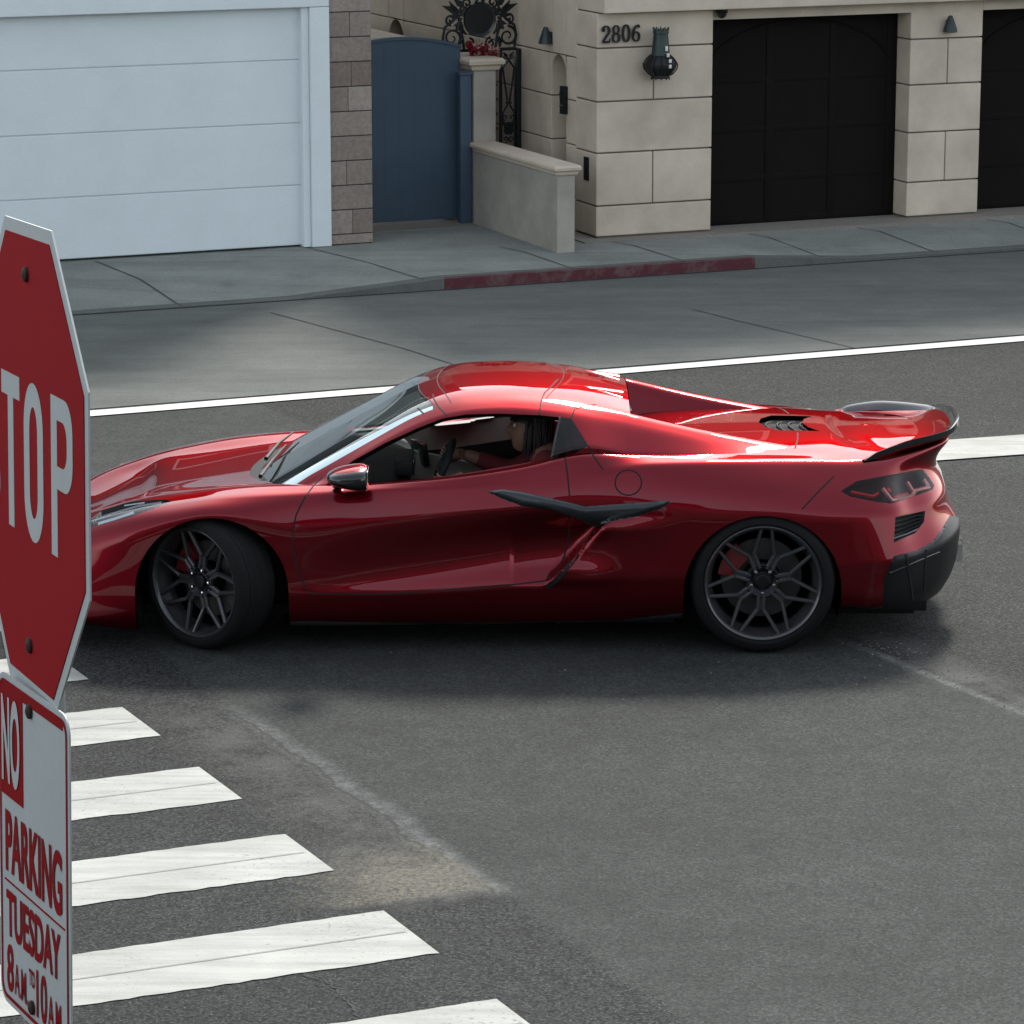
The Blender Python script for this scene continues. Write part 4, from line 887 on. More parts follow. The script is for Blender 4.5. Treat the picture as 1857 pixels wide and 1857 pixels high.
# intake lip: the rear quarter stands proud of the door hollow behind a slanting edge
def inlet_x(z): return np.interp(z, [.30, .38, .47, .55, .63, .70], [1.62, 1.70, 1.79, 1.86, 1.93, 2.02])
z_ = PB[..., 2]; x_ = PB[..., 0]
step = 1 / (1 + np.exp(-(x_ - inlet_x(z_) - .006) / .004)); vert = np.clip((z_ - .33) / .08, 0, 1) * np.clip((.68 - z_) / .06, 0, 1)
back = np.clip(1 - (x_ - inlet_x(z_)) / .42, 0, 1) ** 1.5; side = (np.abs(PB[..., 1]) > .8) & (x_ < 2.6) & (x_ > 1.5)
PB[..., 1] -= np.where(side, .046 * step * vert * back, 0)
ahead = np.clip(1 - (inlet_x(z_) - x_) / .45, 0, 1) ** 1.3 * (1 - step)
PB[..., 1] += np.where(side, .042 * ahead * vert, 0)

BELT = [(.2,.70,.66),(.45,.75,.745),(.6,.80,.775),(.9,.845,.80),(1.17,.85,.825),(1.57,.845,.885),(1.87,.825,.965),(2.1,.79,.925),(2.4,.76,.91),(2.8,.72,.895),(3.3,.63,.86)]
G1_ = [(.2,.70,.70),(.45,.74,.775),(.6,.80,.803),(.9,.845,.832),(1.17,.848,.855),(1.57,.842,.917),(1.87,.822,.995),(2.1,.785,.955),(2.4,.75,.938),(2.8,.71,.925),(3.3,.62,.885)]
G2_ = [(.2,.70,.68),(.47,.745,.765),(.6,.742,.825),(.74,.722,.912),(.89,.703,.997),(1.045,.692,1.07),(1.165,.686,1.112),(1.285,.682,1.136),(1.45,.678,1.146),(1.8,.675,1.125),(2.1,.665,1.063),(2.5,.65,.985),(2.9,.62,.932),(3.3,.58,.885)]
G3_ = [(.2,.66,.665),(.3,.695,.71),(.47,.70,.80),(.6,.677,.873),(.8,.640,.980),(1.07,.602,1.123),(1.17,.597,1.158),(1.3,.592,1.180),(1.5,.588,1.190),(1.65,.585,1.182),(1.97,.582,1.14),(2.09,.58,1.115),(2.25,.58,1.077),(2.5,.575,1.022),(2.78,.565,.970),(3.0,.56,.935),(3.3,.55,.885)]
CAB = [(BELT, 1), (G1_, .25), (G2_, .5), (G3_, .8),
 ([(.2,.58,.69),(.3,.585,.748),(.47,.60,.842),(.6,.585,.912),(.8,.555,1.020),(1.03,.515,1.143),(1.17,.485,1.193),(1.3,.465,1.214),(1.5,.465,1.220),(1.8,.465,1.196),(1.97,.465,1.158),(2.09,.465,1.128)], .9),
 ([(.2,.25,.705),(.3,.25,.762),(.47,.25,.857),(.6,.25,.928),(.8,.25,1.038),(1.03,.24,1.160),(1.17,.24,1.204),(1.35,.23,1.227),(1.5,.23,1.233),(1.8,.23,1.216),(1.97,.23,1.185),(2.09,.23,1.156)], 1),
 ([(.2,0,.711),(.3,0,.768),(.47,0,.865),(.6,0,.935),(.8,0,1.045),(1.03,0,1.168),(1.17,0,1.209),(1.35,0,1.231),(1.5,0,1.237),(1.8,0,1.222),(1.97,0,1.193),(2.09,0,1.163)], 1)]
PC = surface(CAB, np.arange(.2, 2.0901, .0125), 3.0, 1.0, 5, 7)
DECKZ = [(2.09,.43,.915),(2.25,.43,.915),(2.5,.44,.915),(2.8,.47,.915),(3.0,.49,.90),(3.3,.5,.87)]
def sub(t, x0): 
    us = [k[0] for k in t]; c = [(x0, float(pchip(us, [k[1] for k in t], np.array([x0]))[0]), float(pchip(us, [k[2] for k in t], np.array([x0]))[0]))]
    return c + [k for k in t if k[0] > x0 + 1e-6]
inner_top = [(k[0], k[1] - .075, k[2] - .010) for k in sub(G3_, 2.09)]
RIDGE = [(BELT, 1), (G1_, .25), (G2_, .5), (G3_, .8), (inner_top, .6), (DECKZ, 1)]
uR = np.arange(.2, 3.3001, .0125)
def ridge():
    T = [(BELT, 1), (G1_, .25), (G2_, .5), (G3_, .8), ([(.2, .6, .6)] + inner_top, .6), ([(.2, .43, .6)] + DECKZ, 1)]
    T[4] = ([(k[0], k[1] - .075, k[2] - .010) for k in G3_], .55); T[5] = ([(.2, .43, .60), (2.0, .43, .93)] + DECKZ[1:], 1)
    P = surface(T, uR, 3.0, .8, 5, 7); return P[int(round((2.09 - .2) / .0125)) - 1:]
PR = ridge()

bmA = half_bm(PB, drop=lambda a, b: (.66 < (a[0] + b[0]) / 2 < 2.02) and abs((a[1] + b[1]) / 2) < .78 and (a[2] + b[2]) / 2 > .5)
bmC = half_bm(PC); bmR = half_bm(PR)
for bm_ in (bmA, bmC, bmR):     # make normals point away from the car's core
    nl = bm_.verts.layers.float_vector['nrm']; s_ = sum((v[nl].dot(Vector((0, v.co.y, v.co.z - .55)))) for v in bm_.verts)
    if s_ < 0:
        bmesh.ops.reverse_faces(bm_, faces=bm_.faces)
        for v in bm_.verts: v[nl] = -v[nl]

# ---- cutting panels out of the surface --------------------------------
def pxy(co):
    q = co - CAM; c_, s2 = cos(PITCH), sin(PITCH); z = q.y * c_ - q.z * s2; return (928.5 + F_PX * q.x / z, 928.5 - F_PX * (q.y * s2 + q.z * c_) / z)
def pray(u, v):
    c_, s2 = cos(PITCH), sin(PITCH); a = (u - 928.5) / F_PX; b = (928.5 - v) / F_PX
    return Vector((a, c_ + b * s2, -s2 + b * c_))
MODES = {'px': pxy, 'xz': lambda c: (c.x, c.z), 'xy': lambda c: (c.x, c.y), 'yz': lambda c: (c.y, c.z)}
def plane(mode, a, b):
    if mode == 'px': n = pray(*a).cross(pray(*b)).normalized(); return CAM.copy(), n
    if mode == 'xz': return Vector((a[0], 0, a[1])), Vector((b[1] - a[1], 0, -(b[0] - a[0]))).normalized()
    if mode == 'yz': return Vector((0, a[0], a[1])), Vector((0, b[1] - a[1], -(b[0] - a[0]))).normalized()
    return Vector((a[0], a[1], 0)), Vector((b[1] - a[1], -(b[0] - a[0]), 0)).normalized()
def cut(bm, poly, mode, pid, flt=lambda c, n: True, only=None):
    """slice the panel outline into the surface and mark the faces inside it"""
    f2 = MODES[mode]; pl = bm.faces.layers.int['part']
    x0 = min(p[0] for p in poly); x1 = max(p[0] for p in poly); y0 = min(p[1] for p in poly); y1 = max(p[1] for p in poly)
    m_ = 14 if mode == 'px' else .05
    def facing(f):
        c = f.calc_center_median()
        if not flt(c, f.normal): return False
        if mode == 'px' and f.normal.dot(CAM - c) < 0: return False
        return True
    cand = set()
    for f in bm.faces:
        if only is not None and f[pl] not in only: continue
        c = f.calc_center_median(); q = f2(c)
        if x0 - m_ < q[0] < x1 + m_ and y0 - m_ < q[1] < y1 + m_ and facing(f): cand.add(f)
    n = len(poly)
    for i in range(n):
        a, b = poly[i], poly[(i + 1) % n]
        if (a[0] - b[0]) ** 2 + (a[1] - b[1]) ** 2 < 1e-10: continue
        bx0, bx1 = min(a[0], b[0]) - m_, max(a[0], b[0]) + m_; by0, by1 = min(a[1], b[1]) - m_, max(a[1], b[1]) + m_
        fs = [f for f in cand if f.is_valid and bx0 < (q := f2(f.calc_center_median()))[0] < bx1 and by0 < q[1] < by1]
        if not fs: continue
        co, no = plane(mode, a, b); es = {e for f in fs for e in f.edges}; vs = {v for f in fs for v in f.verts}
        r = bmesh.ops.bisect_plane(bm, geom=list(vs) + list(es) + fs, dist=1e-6, plane_co=co, plane_no=no)
        for g in r['geom']:
            if isinstance(g, bmesh.types.BMFace): cand.add(g)
    got = 0
    for f in cand:
        if f.is_valid and in_poly(f2(f.calc_center_median()), poly) and (only is None or f[pl] in only): f[pl] = pid; got += 1
    return got
def extract(bm, pid, keep=lambda f: True):
    pl = bm.faces.layers.int['part']; nl = bm.verts.layers.float_vector['nrm']; idx = {}; vs = []; ns = []; fs = []
    for f in bm.faces:
        if f[pl] != pid or not keep(f): continue
        q = []
        for v in f.verts:
            if v not in idx: idx[v] = len(vs); vs.append(v.co.copy()); n = v[nl].copy(); n.normalize(); ns.append(n)
            q.append(idx[v])
        fs.append(tuple(q))
    return vs, ns, fs
def mirrored(vs, ns, fs): return [Vector((v.x, -v.y, v.z)) for v in vs], [Vector((n.x, -n.y, n.z)) for n in ns], [f[::-1] for f in fs]
def both(vs, ns, fs):
    V = list(vs); Nn = list(ns); mp = {}
    for i, v in enumerate(vs):
        if abs(v.y) < 1e-4: mp[i] = i
        else: mp[i] = len(V); V.append(Vector((v.x, -v.y, v.z))); Nn.append(Vector((ns[i].x, -ns[i].y, ns[i].z)))
    return V, Nn, list(fs) + [tuple(mp[i] for i in f[::-1]) for f in fs]
def boundary(fs):
    cnt = {}
    for f in fs:
        for i in range(len(f)):
            e = (f[i], f[(i + 1) % len(f)]); key = (min(e), max(e)); cnt.setdefault(key, []).append(e)
    return [v[0] for v in cnt.values() if len(v) == 1]
def flange(vs, ns, fs, test, vec):
    """turn the cut edge inward so that the panel has thickness"""
    new = {}
    for a, b in boundary(fs):
        if not (test(vs[a]) and test(vs[b])): continue
        for k in (a, b):
            if k not in new:
                dup = len(vs); d = vec(vs[k], ns[k]); vs.append(vs[k].copy()); nn = Vector(d[1]); ns.append(nn); vs.append(vs[k] + d[0]); ns.append(nn); new[k] = (dup, dup + 1)
        fs.append((new[b][0], new[a][0], new[a][1], new[b][1]))
    return vs, ns, fs
def rim_in(dep): return lambda v, n: (-n * dep, (n * -.2 + Vector((0, 0, 0.5))).normalized())

ARCH_F = (.055, .300, .372); ARCH_R = (2.720, .305, .383)
def arch_poly(c): return [(c[0] + c[2], -.3)] + [(c[0] + c[2] * cos(pi * k / 48), c[1] + c[2] * sin(pi * k / 48)) for k in range(49)] + [(c[0] - c[2], -.3)]
VOID, BODYP = 99, 0
P_DOOR, P_COWL, P_HEAD, P_TAIL, P_BLADE, P_GRILL, P_DIFF, P_SILL, P_DECKV, P_FUEL = range(1, 11)
outer = lambda c, n: c.y < -.55
for A_ in (ARCH_F, ARCH_R): cut(bmA, arch_poly(A_), 'xz', VOID, outer)
# black cowl under the windscreen (seen from above)
cw = [(.175 + .55 * (y / 20) ** 2 * 1.0, -y / 20) for y in range(0, 14)]
cowl = [(.12, .05)] + [(x, y) for x, y in cw[:1]] ; cowl = [(.175, .05)] + cw + [(.62, -.70), (.70, -.60), (.70, .05)]
cut(bmA, cowl, 'xy', P_COWL, lambda c, n: c.z > .6)
DOOR = [(584,865),(570,879),(552.5,903.5),(537,935),(532,956),(531.5,987.5),(534,1020),(545,1052),(562,1077),(700,1078),(850,1068),(940,1060),(987.6,1054),(1008,1036),(1020,1017),(1029.6,988),(1034,930),(1033,904),(1029.6,865),(1025,829),(965,838.5),(846,859),(757,871),(677,876),(600,878)]
cut(bmA, DOOR, 'px', P_DOOR, outer, only=(0,))
BLADE = [(882.5,893),(910,888),(945.5,893),(1029.6,912),(1060,920),(1120,916),(1204,910),(1220,911.5),(1197.6,925),(1152,939),(1104,949),(1081,957),(1039,939),(991,926),(945,919),(910,906)]
cut(bmA, BLADE, 'px', P_BLADE, outer, only=(0, P_DOOR))
TAIL = [(1525,891.6),(1554,873),(1607,862),(1674,848),(1684,861),(1695,877),(1692,885),(1670.5,894),(1617,913.6),(1582,910),(1540,901)]
cut(bmA, TAIL, 'px', P_TAIL, lambda c, n: c.y < -.1 and c.x > 2.9, only=(0,))
HEAD = [(100,990),(140,955),(185,925),(235,908),(298,905),(312,909),(270,926),(224,942),(172,954),(130,972)]
cut(bmA, HEAD, 'px', P_HEAD, lambda c, n: c.y < -.42 and c.x < .2, only=(0,))
GRILL = [(1624,938),(1678,925),(1676,945),(1660,966),(1621,985)]
cut(bmA, GRILL, 'px', P_GRILL, lambda c, n: c.x > 3, only=(0,))
DIFF = [(1600,1125),(1603,1050),(1621,1009),(1662,998),(1692,980),(1708,958),(1722,932),(1800,925),(1800,1140)]
cut(bmA, DIFF, 'px', P_DIFF, lambda c, n: c.x > 3, only=(0,))
cut(bmA, [(-.9, -.1), (.05, -.1), (.05, .50), (-.9, .50)], 'yz', P_DIFF, lambda c, n: c.x > 3.4 and n.dot(CAM - c) <= 0 and n.x > .2, only=(0,))
SILLP = [(545,1126),(640,1128),(800,1130),(1000,1127),(1120,1124),(1238,1112),(1238,1160),(520,1160),(520,1128)]
cut(bmA, SILLP, 'px', P_SILL, lambda c, n: c.y < -.5 and c.z < .3, only=(0,))
fc = (1139.5, 877); FUEL = [(fc[0] + 24 * cos(2 * pi * k / 28), fc[1] + 23 * sin(2 * pi * k / 28)) for k in range(28)]
cut(bmA, FUEL, 'px', P_FUEL, outer, only=(0,))
DV = [(2.76, .05), (2.98, .05), (2.98, 0), (3.0, -.12), (3.05, -.22), (2.84, -.22), (2.78, -.12), (2.76, 0)]
cut(bmA, DV, 'xy', P_DECKV, lambda c, n: c.z > .8, only=(0,))

# cabin: windscreen, side windows
P_WS, P_WIN, P_QTR, P_EDGE = 21, 22, 23, 25
hdr = [(1.03 + .10 * (y / .6) ** 2, -y) for y in (0, .1, .2, .3, .4, .5, .57, .602)]
ws = [(.1, .05), (1.03, .05)] + hdr + [(1.0, -.611), (.9, -.625), (.8, -.640), (.7, -.658), (.6, -.676), (.52, -.688), (.46, -.702), (.1, -.74)]
cut(bmC, ws, 'xy', P_WS, lambda c, n: c.z > .6)
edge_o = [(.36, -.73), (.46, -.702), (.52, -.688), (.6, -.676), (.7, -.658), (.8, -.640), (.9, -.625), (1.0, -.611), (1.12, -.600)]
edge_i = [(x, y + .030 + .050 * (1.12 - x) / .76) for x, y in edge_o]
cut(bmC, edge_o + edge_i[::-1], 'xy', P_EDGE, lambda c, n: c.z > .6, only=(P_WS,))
WIN = [(590,882),(600,868),(639,835.5),(698,803),(757,776),(802,758.5),(846,751),(905,749.6),(979,752.6),(1014,756),(1006,790),(998,833.5),(965,838.5),(846,859),(757,871),(677,876),(620,880)]
QTR = [(1018,756),(1036,758.5),(1052,784),(1067,809),(1046,821),(1024,829.6),(1002,833),(1010,790)]
cut(bmC, WIN, 'px', P_WIN, lambda c, n: c.y < -.5, only=(0,)); cut(bmC, QTR, 'px', P_QTR, lambda c, n: c.y < -.5, only=(0,))
cut(bmC, [(1014,756),(1018,756),(1010,790),(1002,833),(998,833.5),(1006,790)], 'px', 24, lambda c, n: c.y < -.5, only=(0,))

# ---- emit parts ----------------------------------------------------------
car = tag(empty('sports_car', (1.36, 0, 0)), 'red mid-engined sports coupe with open driver window turning past the crosswalk', 'car'); bpy.context.view_layer.update()
CI = car.matrix_world.inverted()
def emit(name, data, mats, sub=None, parent=None):
    vs, ns, fs = data; o = mesh_obj(name, [CI @ v for v in vs], fs, mats, parent or car, normals=ns); return o
near_arch = lambda v: v.y < -.6 and any(abs(sqrt((v.x - c[0]) ** 2 + (v.z - c[1]) ** 2) - c[2]) < .0025 or (v.z < c[1] and abs(abs(v.x - c[0]) - c[2]) < .0025) for c in (ARCH_F, ARCH_R))
def arch_in(v, n):
    c = min((ARCH_F, ARCH_R), key=lambda c: abs(v.x - c[0])); d = Vector((c[0] - v.x, 0, c[1] - v.z)).normalized(); return (Vector((0, .035, 0)) + d * .004, d)
vs, ns, fs = extract(bmA, BODYP); vs, ns, fs = flange(vs, ns, fs, near_arch, arch_in)
n0 = len(vs); v2, n2, f2_ = extract(bmR, 0)
body = emit('body', both(vs, ns, fs), M['paint'])
emit('buttress', (v2, n2, f2_), M['paint']); emit('buttress', mirrored(v2, n2, f2_), M['paint'])
pv, pn, pf = extract(bmC, 0); emit('roof_and_pillars', both(pv, pn, pf), M['paint'])
pv, pn, pf = extract(bmC, 0); nf = len(pf); pv, pn, pf = flange(pv, pn, pf, lambda v: v.z > .7 and not (abs(v.y) < 1e-3), lambda v, n: (-n * .024, Vector((0, 0, -1)))); fl_ = (pv, pn, pf[nf:])
emit('window_seal', fl_, M['cabin']); emit('window_seal', mirrored(*fl_), M['cabin'])
iv = [v - n * .028 for v, n in zip(*extract(bmC, 0)[:2])]; _, inn, iff = extract(bmC, 0)
emit('headliner', both(iv, [-n for n in inn], [f[::-1] for f in iff]), M['cabin'])
def pair(name, data, mat_, label_=None):
    o = emit(name, data, mat_); p = emit(name, mirrored(*data), mat_); return o, p
dv, dn, df = extract(bmA, P_DOOR); doors = pair('door', (list(dv), list(dn), list(df)), M['paint']); nf = len(df)
dv, dn, df = flange(dv, dn, df, lambda v: v.z > .80 and v.x > .6, lambda v, n: (Vector((0, .045, -.006)), Vector((0, .1, 1)).normalized()))
M['greytrim'] = mat('grey door top trim', (.30, .30, .29), .6)
emit('door_top', (dv, dn, df[nf:]), M['greytrim'], parent=doors[0]); emit('door_top', mirrored(dv, dn, df[nf:]), M['greytrim'], parent=doors[1])
def pillow(data, h_, w_=.012):
    """raise a cut panel off the body: edge stays, inside lifts"""
    vs, ns, fs = data; bd = set(i for e in boundary(fs) for i in e); nb = {i: set() for i in range(len(vs))}
    bpts = [vs[i] for i in bd]; out = []
    from mathutils import kdtree
    kd = kdtree.KDTree(len(bpts)); [kd.insert(p, i) for i, p in enumerate(bpts)]; kd.balance(); nn = []
    for i, v in enumerate(vs):
        co, _, d = kd.find(v); t = min(1, d / w_); s_ = t * (2 - t); out.append(v + ns[i] * h_ * s_)
        t2 = max(0, 1 - t); away = (v - co); away = away.normalized() if away.length > 1e-6 else Vector((0, 0, 0)); nn.append((ns[i] - away * t2 * h_ / w_ * 1.5).normalized())
    return out, nn, fs
bl = pair('side_blade', pillow(extract(bmA, P_BLADE), .022, .026), M['blade'])
sl__ = pillow(extract(bmA, P_SILL), .008, .02); emit('sill_trim', sl__, M['blade']); emit('sill_trim', mirrored(*sl__), M['blade'])
emit('cowl', both(*extract(bmA, P_COWL)), M['satin'])
emit('rear_diffuser', pillow(both(*extract(bmA, P_DIFF)), .012, .02), M['satin'])
pair('fuel_door', pillow(extract(bmA, P_FUEL), .0008, .004), M['paint'])
emit('deck_vent', (lambda d: ([v - n * .022 for v, n in zip(d[0], d[1])], d[1], d[2]))(both(*extract(bmA, P_DECKV))), M['black'])
def inset(d, h_): return ([v - n * h_ for v, n in zip(d[0], d[1])], d[1], d[2])
def deep(data, h_): vs, ns, fs = data; out = inset(data, h_); k = len(vs); V = out[0] + [v.copy() for v in vs]; Nn = ns + ns; Fq = list(out[2]) + [(b, a, k + a, k + b) for a, b in boundary(fs)]; return V, Nn, Fq
# lamps: recessed housing, inner elements, lens flush with the skin
for side in (0, 1):
    mir = (lambda d: d) if side == 0 else (lambda d: mirrored(*d))
    tl = emit('tail_light', mir(deep(extract(bmA, P_TAIL), .045)), M['satin'])
    emit('lens', mir(extract(bmA, P_TAIL)), M['darklens'], parent=tl)
    hl = emit('headlight', mir(deep(extract(bmA, P_HEAD), .05)), M['satin'])
    emit('lens', mir(extract(bmA, P_HEAD)), M['lens'], parent=hl)
    if side == 0: TL0, HL0 = tl, hl
    else: TL1, HL1 = tl, hl
    emit('side_vent', mir(deep(extract(bmA, P_GRILL), .035)), M['satin'])
# windows
M['edge'] = mat('sky reflection strip', (.50, .60, .61), .16, metal=.85)  # added pale metal strip, stands in for bright sky reflected along the glass edge
for q_ in (lambda d: d, lambda d: mirrored(*d)): emit('sky_glint_strip', q_(extract(bmC, P_EDGE)), M['edge'])
wsd = extract(bmC, P_WS); emit('windshield', both(*wsd), M['glass'])
qd = extract(bmC, P_QTR); pair('quarter_window', qd, M['sideglass']); 
ds = extract(bmC, 24); pair('window_divider', pillow(ds, .003, .01), M['black'])
# all skins for ray casts
def bvh_of(bms):
    vs = []; fs = []
    for b in bms:
        pl = b.faces.layers.int['part']; k = len(vs); b.verts.index_update(); vs += [v.co.copy() for v in b.verts]; fs += [tuple(v.index + k for v in f.verts) for f in b.faces if f[pl] not in (VOID, P_WIN)]
    return BVHTree.FromPolygons(vs, fs)
SKIN = bvh_of([bmA, bmC, bmR])
def hit(u, v):
    r = pray(u, v).normalized(); loc, no, _, _ = SKIN.ray_cast(CAM, r); 
    if loc is None: return None
    return loc, (no if no.dot(r) < 0 else -no)
def ribbon(mb, px, w_=.0072, off=.0012, step_=4.0, flt=None):
    pts = []
    for a, b in zip(px[:-1], px[1:]):
        L_ = sqrt((a[0] - b[0]) ** 2 + (a[1] - b[1]) ** 2); n = max(1, int(L_ / step_))
        pts += [(a[0] + (b[0] - a[0]) * k / n, a[1] + (b[1] - a[1]) * k / n) for k in range(n)]
    pts.append(px[-1]); hs = [h for h in (hit(*p) for p in pts) if h and (flt is None or flt(h[0]))]
    if len(hs) < 2: return
    rows = []
    for i, (p, n) in enumerate(hs):
        d = (hs[min(i + 1, len(hs) - 1)][0] - hs[max(i - 1, 0)][0]); 
        if d.length < 1e-6: continue
        q = d.normalized().cross(n).normalized() * w_ / 2; o_ = n * off; rows.append([p + q - n * .004, p + q + o_, p - q + o_, p - q - n * .004])
    for mir in ((1,) if mb.near else (-1,)):
        V = [Vector((v.x, v.y * mir, v.z)) for r_ in rows for v in r_]; Fq = [(4 * i + k, 4 * i + k + 1, 4 * i + 5 + k, 4 * i + 4 + k) for i in range(len(rows) - 1) for k in range(3)]
        mb.add(V, Fq if mir == 1 else [f[::-1] for f in Fq])
GAPS = [[(584,865),(570,879),(552.5,903.5),(537,935),(532,956),(531.5,987.5),(534,1020),(545,1052),(562,1077),(700,1078),(850,1068),(940,1060),(987.6,1054),(1008,1036),(1020,1017),(1029.6,988),(1034,940)],
        [(1033,904),(1029.6,865),(1025,832)], [(1067,809),(1076,828),(1094,853)],
        [(811,754),(794,736),(786,720),(785,712)], [(757,738),(768,749)],
        [(978,752),(981,727),(987.6,710),(1000,697.5),(1012,682)], [(1036,757),(1042.5,741),(1060,735),(1081,731.5)],
        [(1455,925),(1480,898),(1513,864)], [(1442,812),(1447,795),(1447,780)], FUEL + [FUEL[0]]]
for g_ in GAPS:
    for nr in (True, False): mb = MB(); mb.near = nr; ribbon(mb, g_); mb.build('panel_gap', M['gap'], car, M4=CI)
# dark intake throat running down from the blade
for nr in (True, False): mb = MB(); mb.near = nr; ribbon(mb, [(1079,964),(1068,978),(1052,1001),(1037,1020),(1023,1037),(1006,1056),(990,1066)], .026, .001); mb.build('side_intake', M['gap'], car, M4=CI)
# curved seams across the roof
def roofline(x0, k, hw, w_=.005):
    pts = []; mb = MB()
    for i in range(-24, 25):
        y = hw * i / 24; x = x0 + k * (y / hw) ** 2; h = SKIN.ray_cast(Vector((x, -abs(y), 2)), Vector((0, 0, -1)))
        if h[0]: pts.append(Vector((h[0].x, y, h[0].z + .0008)))
    for a, b in zip(pts[:-1], pts[1:]):
        mb.add([a - Vector((w_ / 2, 0, 0)), a + Vector((w_ / 2, 0, 0)), b + Vector((w_ / 2, 0, 0)), b - Vector((w_ / 2, 0, 0))], [(0, 1, 2, 3)])
    mb.build('roof_seam', M['gap'], car, M4=CI)
roofline(1.035, .10, .60); roofline(1.13, .08, .585); roofline(1.77, -.10, .57)
# rear wall of the cabin between the buttresses, with its small pane
mb = MB(); top = [(PC[-1, j, 1], PC[-1, j, 2]) for j in range(PC.shape[1]) if PC[-1, j, 1] > -.575]
pts = [Vector((2.092, y, z)) for y, z in top] + [Vector((2.092, -y, z)) for y, z in top[::-1]]
bot = [Vector((2.06, p.y, .90)) for p in pts]; n = len(pts); mb.add(pts + bot, [(i, i + 1, n + i + 1, n + i) for i in range(n - 1)]); mb.build('rear_bulkhead', M['paint'], car, M4=CI)
mb = MB(); mb.box(2.094, 2.10, -.40, .40, .975, 1.10, bev=.01); mb.build('rear_window', M['black'], car, M4=CI)
# ---- lamp internals -------------------------------------------------------
def on_skin(u, v, dep=0): h = hit(u, v); return h[0] - h[1] * dep
def strip_px(px, r, dep, mat_, name, parent):
    for mir in (1, -1):
        mb = MB(); pts = []
        for a, b in zip(px[:-1], px[1:]):
            for k in range(4): t = k / 4; h = hit(a[0] + (b[0] - a[0]) * t, a[1] + (b[1] - a[1]) * t); pts.append(h[0] - h[1] * dep) if h else None
        h = hit(*px[-1]); pts.append(h[0] - h[1] * dep)
        pts = [Vector((p.x, p.y * mir, p.z)) for p in pts]; mb.tube(pts, r, 6); mb.build(name, mat_, parent[0 if mir == 1 else 1], M4=CI)
T01 = (TL0, TL1); H01 = (HL0, HL1)
strip_px([(1603,884),(1620,905),(1655,897),(1664,885)], .011, .012, M['lamprim'], 'light_guide', T01)
strip_px([(1648,871),(1658,887),(1688,879),(1678,865)], .011, .012, M['lamprim'], 'light_guide', T01)
strip_px([(1612,883),(1618,889)], .014, .018, M['redlamp'], 'lamp_element', T01)
strip_px([(1545,890),(1585,898),(1596,892)], .009, .018, M['redlamp'], 'lamp_element', T01)
strip_px([(1625,898),(1650,891)], .010, .020, M['redlamp'], 'lamp_element', T01)
strip_px([(172,936),(215,922),(250,912),(292,906)], .012, .02, M['lamprim'], 'light_guide', H01)
strip_px([(175,943),(205,934),(240,922)], .016, .03, M['chrome'], 'projector', H01)
strip_px([(225,913),(262,908)], .008, .012, M['chrome'], 'light_guide', H01)

# ---- spoiler ----------------------------------------------------------------
TE = [(3.22,.725,.904),(3.29,.69,.926),(3.37,.645,.948),(3.45,.585,.964),(3.58,.475,.972),(3.675,.36,.978),(3.722,.27,1.000),(3.748,.14,1.014),(3.752,0,1.016)]
def curve_int(keys, n):
    t = np.linspace(0, len(keys) - 1, n); k = np.arange(len(keys)); c = np.stack([pchip(k, [q[j] for q in keys], t) for j in range(3)], 1); return gauss(c, 2.0)
tc = curve_int(TE, 60); full = [Vector((x, -y, z)) for x, y, z in tc] + [Vector((x, y, z)) for x, y, z in tc[::-1][1:]]
LE = [(3.18,.70,.898),(3.24,.66,.910),(3.31,.60,.918),(3.38,.53,.928),(3.46,.42,.938),(3.52,.30,.948),(3.555,.15,.955),(3.56,0,.958)]
lc = curve_int(LE, 60); lead = [Vector((x, -y, z)) for x, y, z in lc] + [Vector((x, y, z)) for x, y, z in lc[::-1][1:]]
mb = MB(); n = len(full); rows = []
for i in range(n):
    a, b = lead[i], full[i]; sec = []
    for t in np.linspace(0, 1, 9):
        p = a.lerp(b, t); p.z += .004 - .012 * sin(pi * t) * (1 if 8 < i < n - 8 else .3) + .006 * t; sec.append(p)
    sec += [full[i] + Vector((-.012, 0, -.022)), a.lerp(b, .6) + Vector((0, 0, -.03)), a + Vector((0, 0, -.012))]
    rows.append(sec)
k = len(rows[0]); mb.add([p for r in rows for p in r], [(i * k + j, (i + 1) * k + j, (i + 1) * k + (j + 1) % k, i * k + (j + 1) % k) for i in range(n - 1) for j in range(k)])
sp = mb.build('spoiler', M['paint'], car, M4=CI, angle=40)
mb = MB(); rows = []
for i in range(n):
    p = full[i]; d = (full[min(i + 1, n - 1)] - full[max(i - 1, 0)]).normalized(); out = Vector((-d.y, d.x, 0)).normalized()
    if out.x < 0: out = -out
    if i < 6 or i > n - 7: e = min(i, n - 1 - i) / 6
    else: e = 1
    rows.append([p + Vector((0, 0, .008)) - out * .02 * e, p + out * .002 + Vector((0, 0, .006 + .014 * e)), p + out * .010 + Vector((0, 0, .006 + .014 * e)), p + out * .010 + Vector((0, 0, -.008 * e)), p - out * .02 + Vector((0, 0, -.022 * e)), p - out * .05 * e + Vector((0, 0, -.022 * e))])
k = 6; mb.add([p for r in rows for p in r], [(i * k + j, (i + 1) * k + j, (i + 1) * k + (j + 1) % k, i * k + (j + 1) % k) for i in range(n - 1) for j in range(k)])
mb.build('spoiler_lip', M['black'], sp, M4=CI, angle=40)

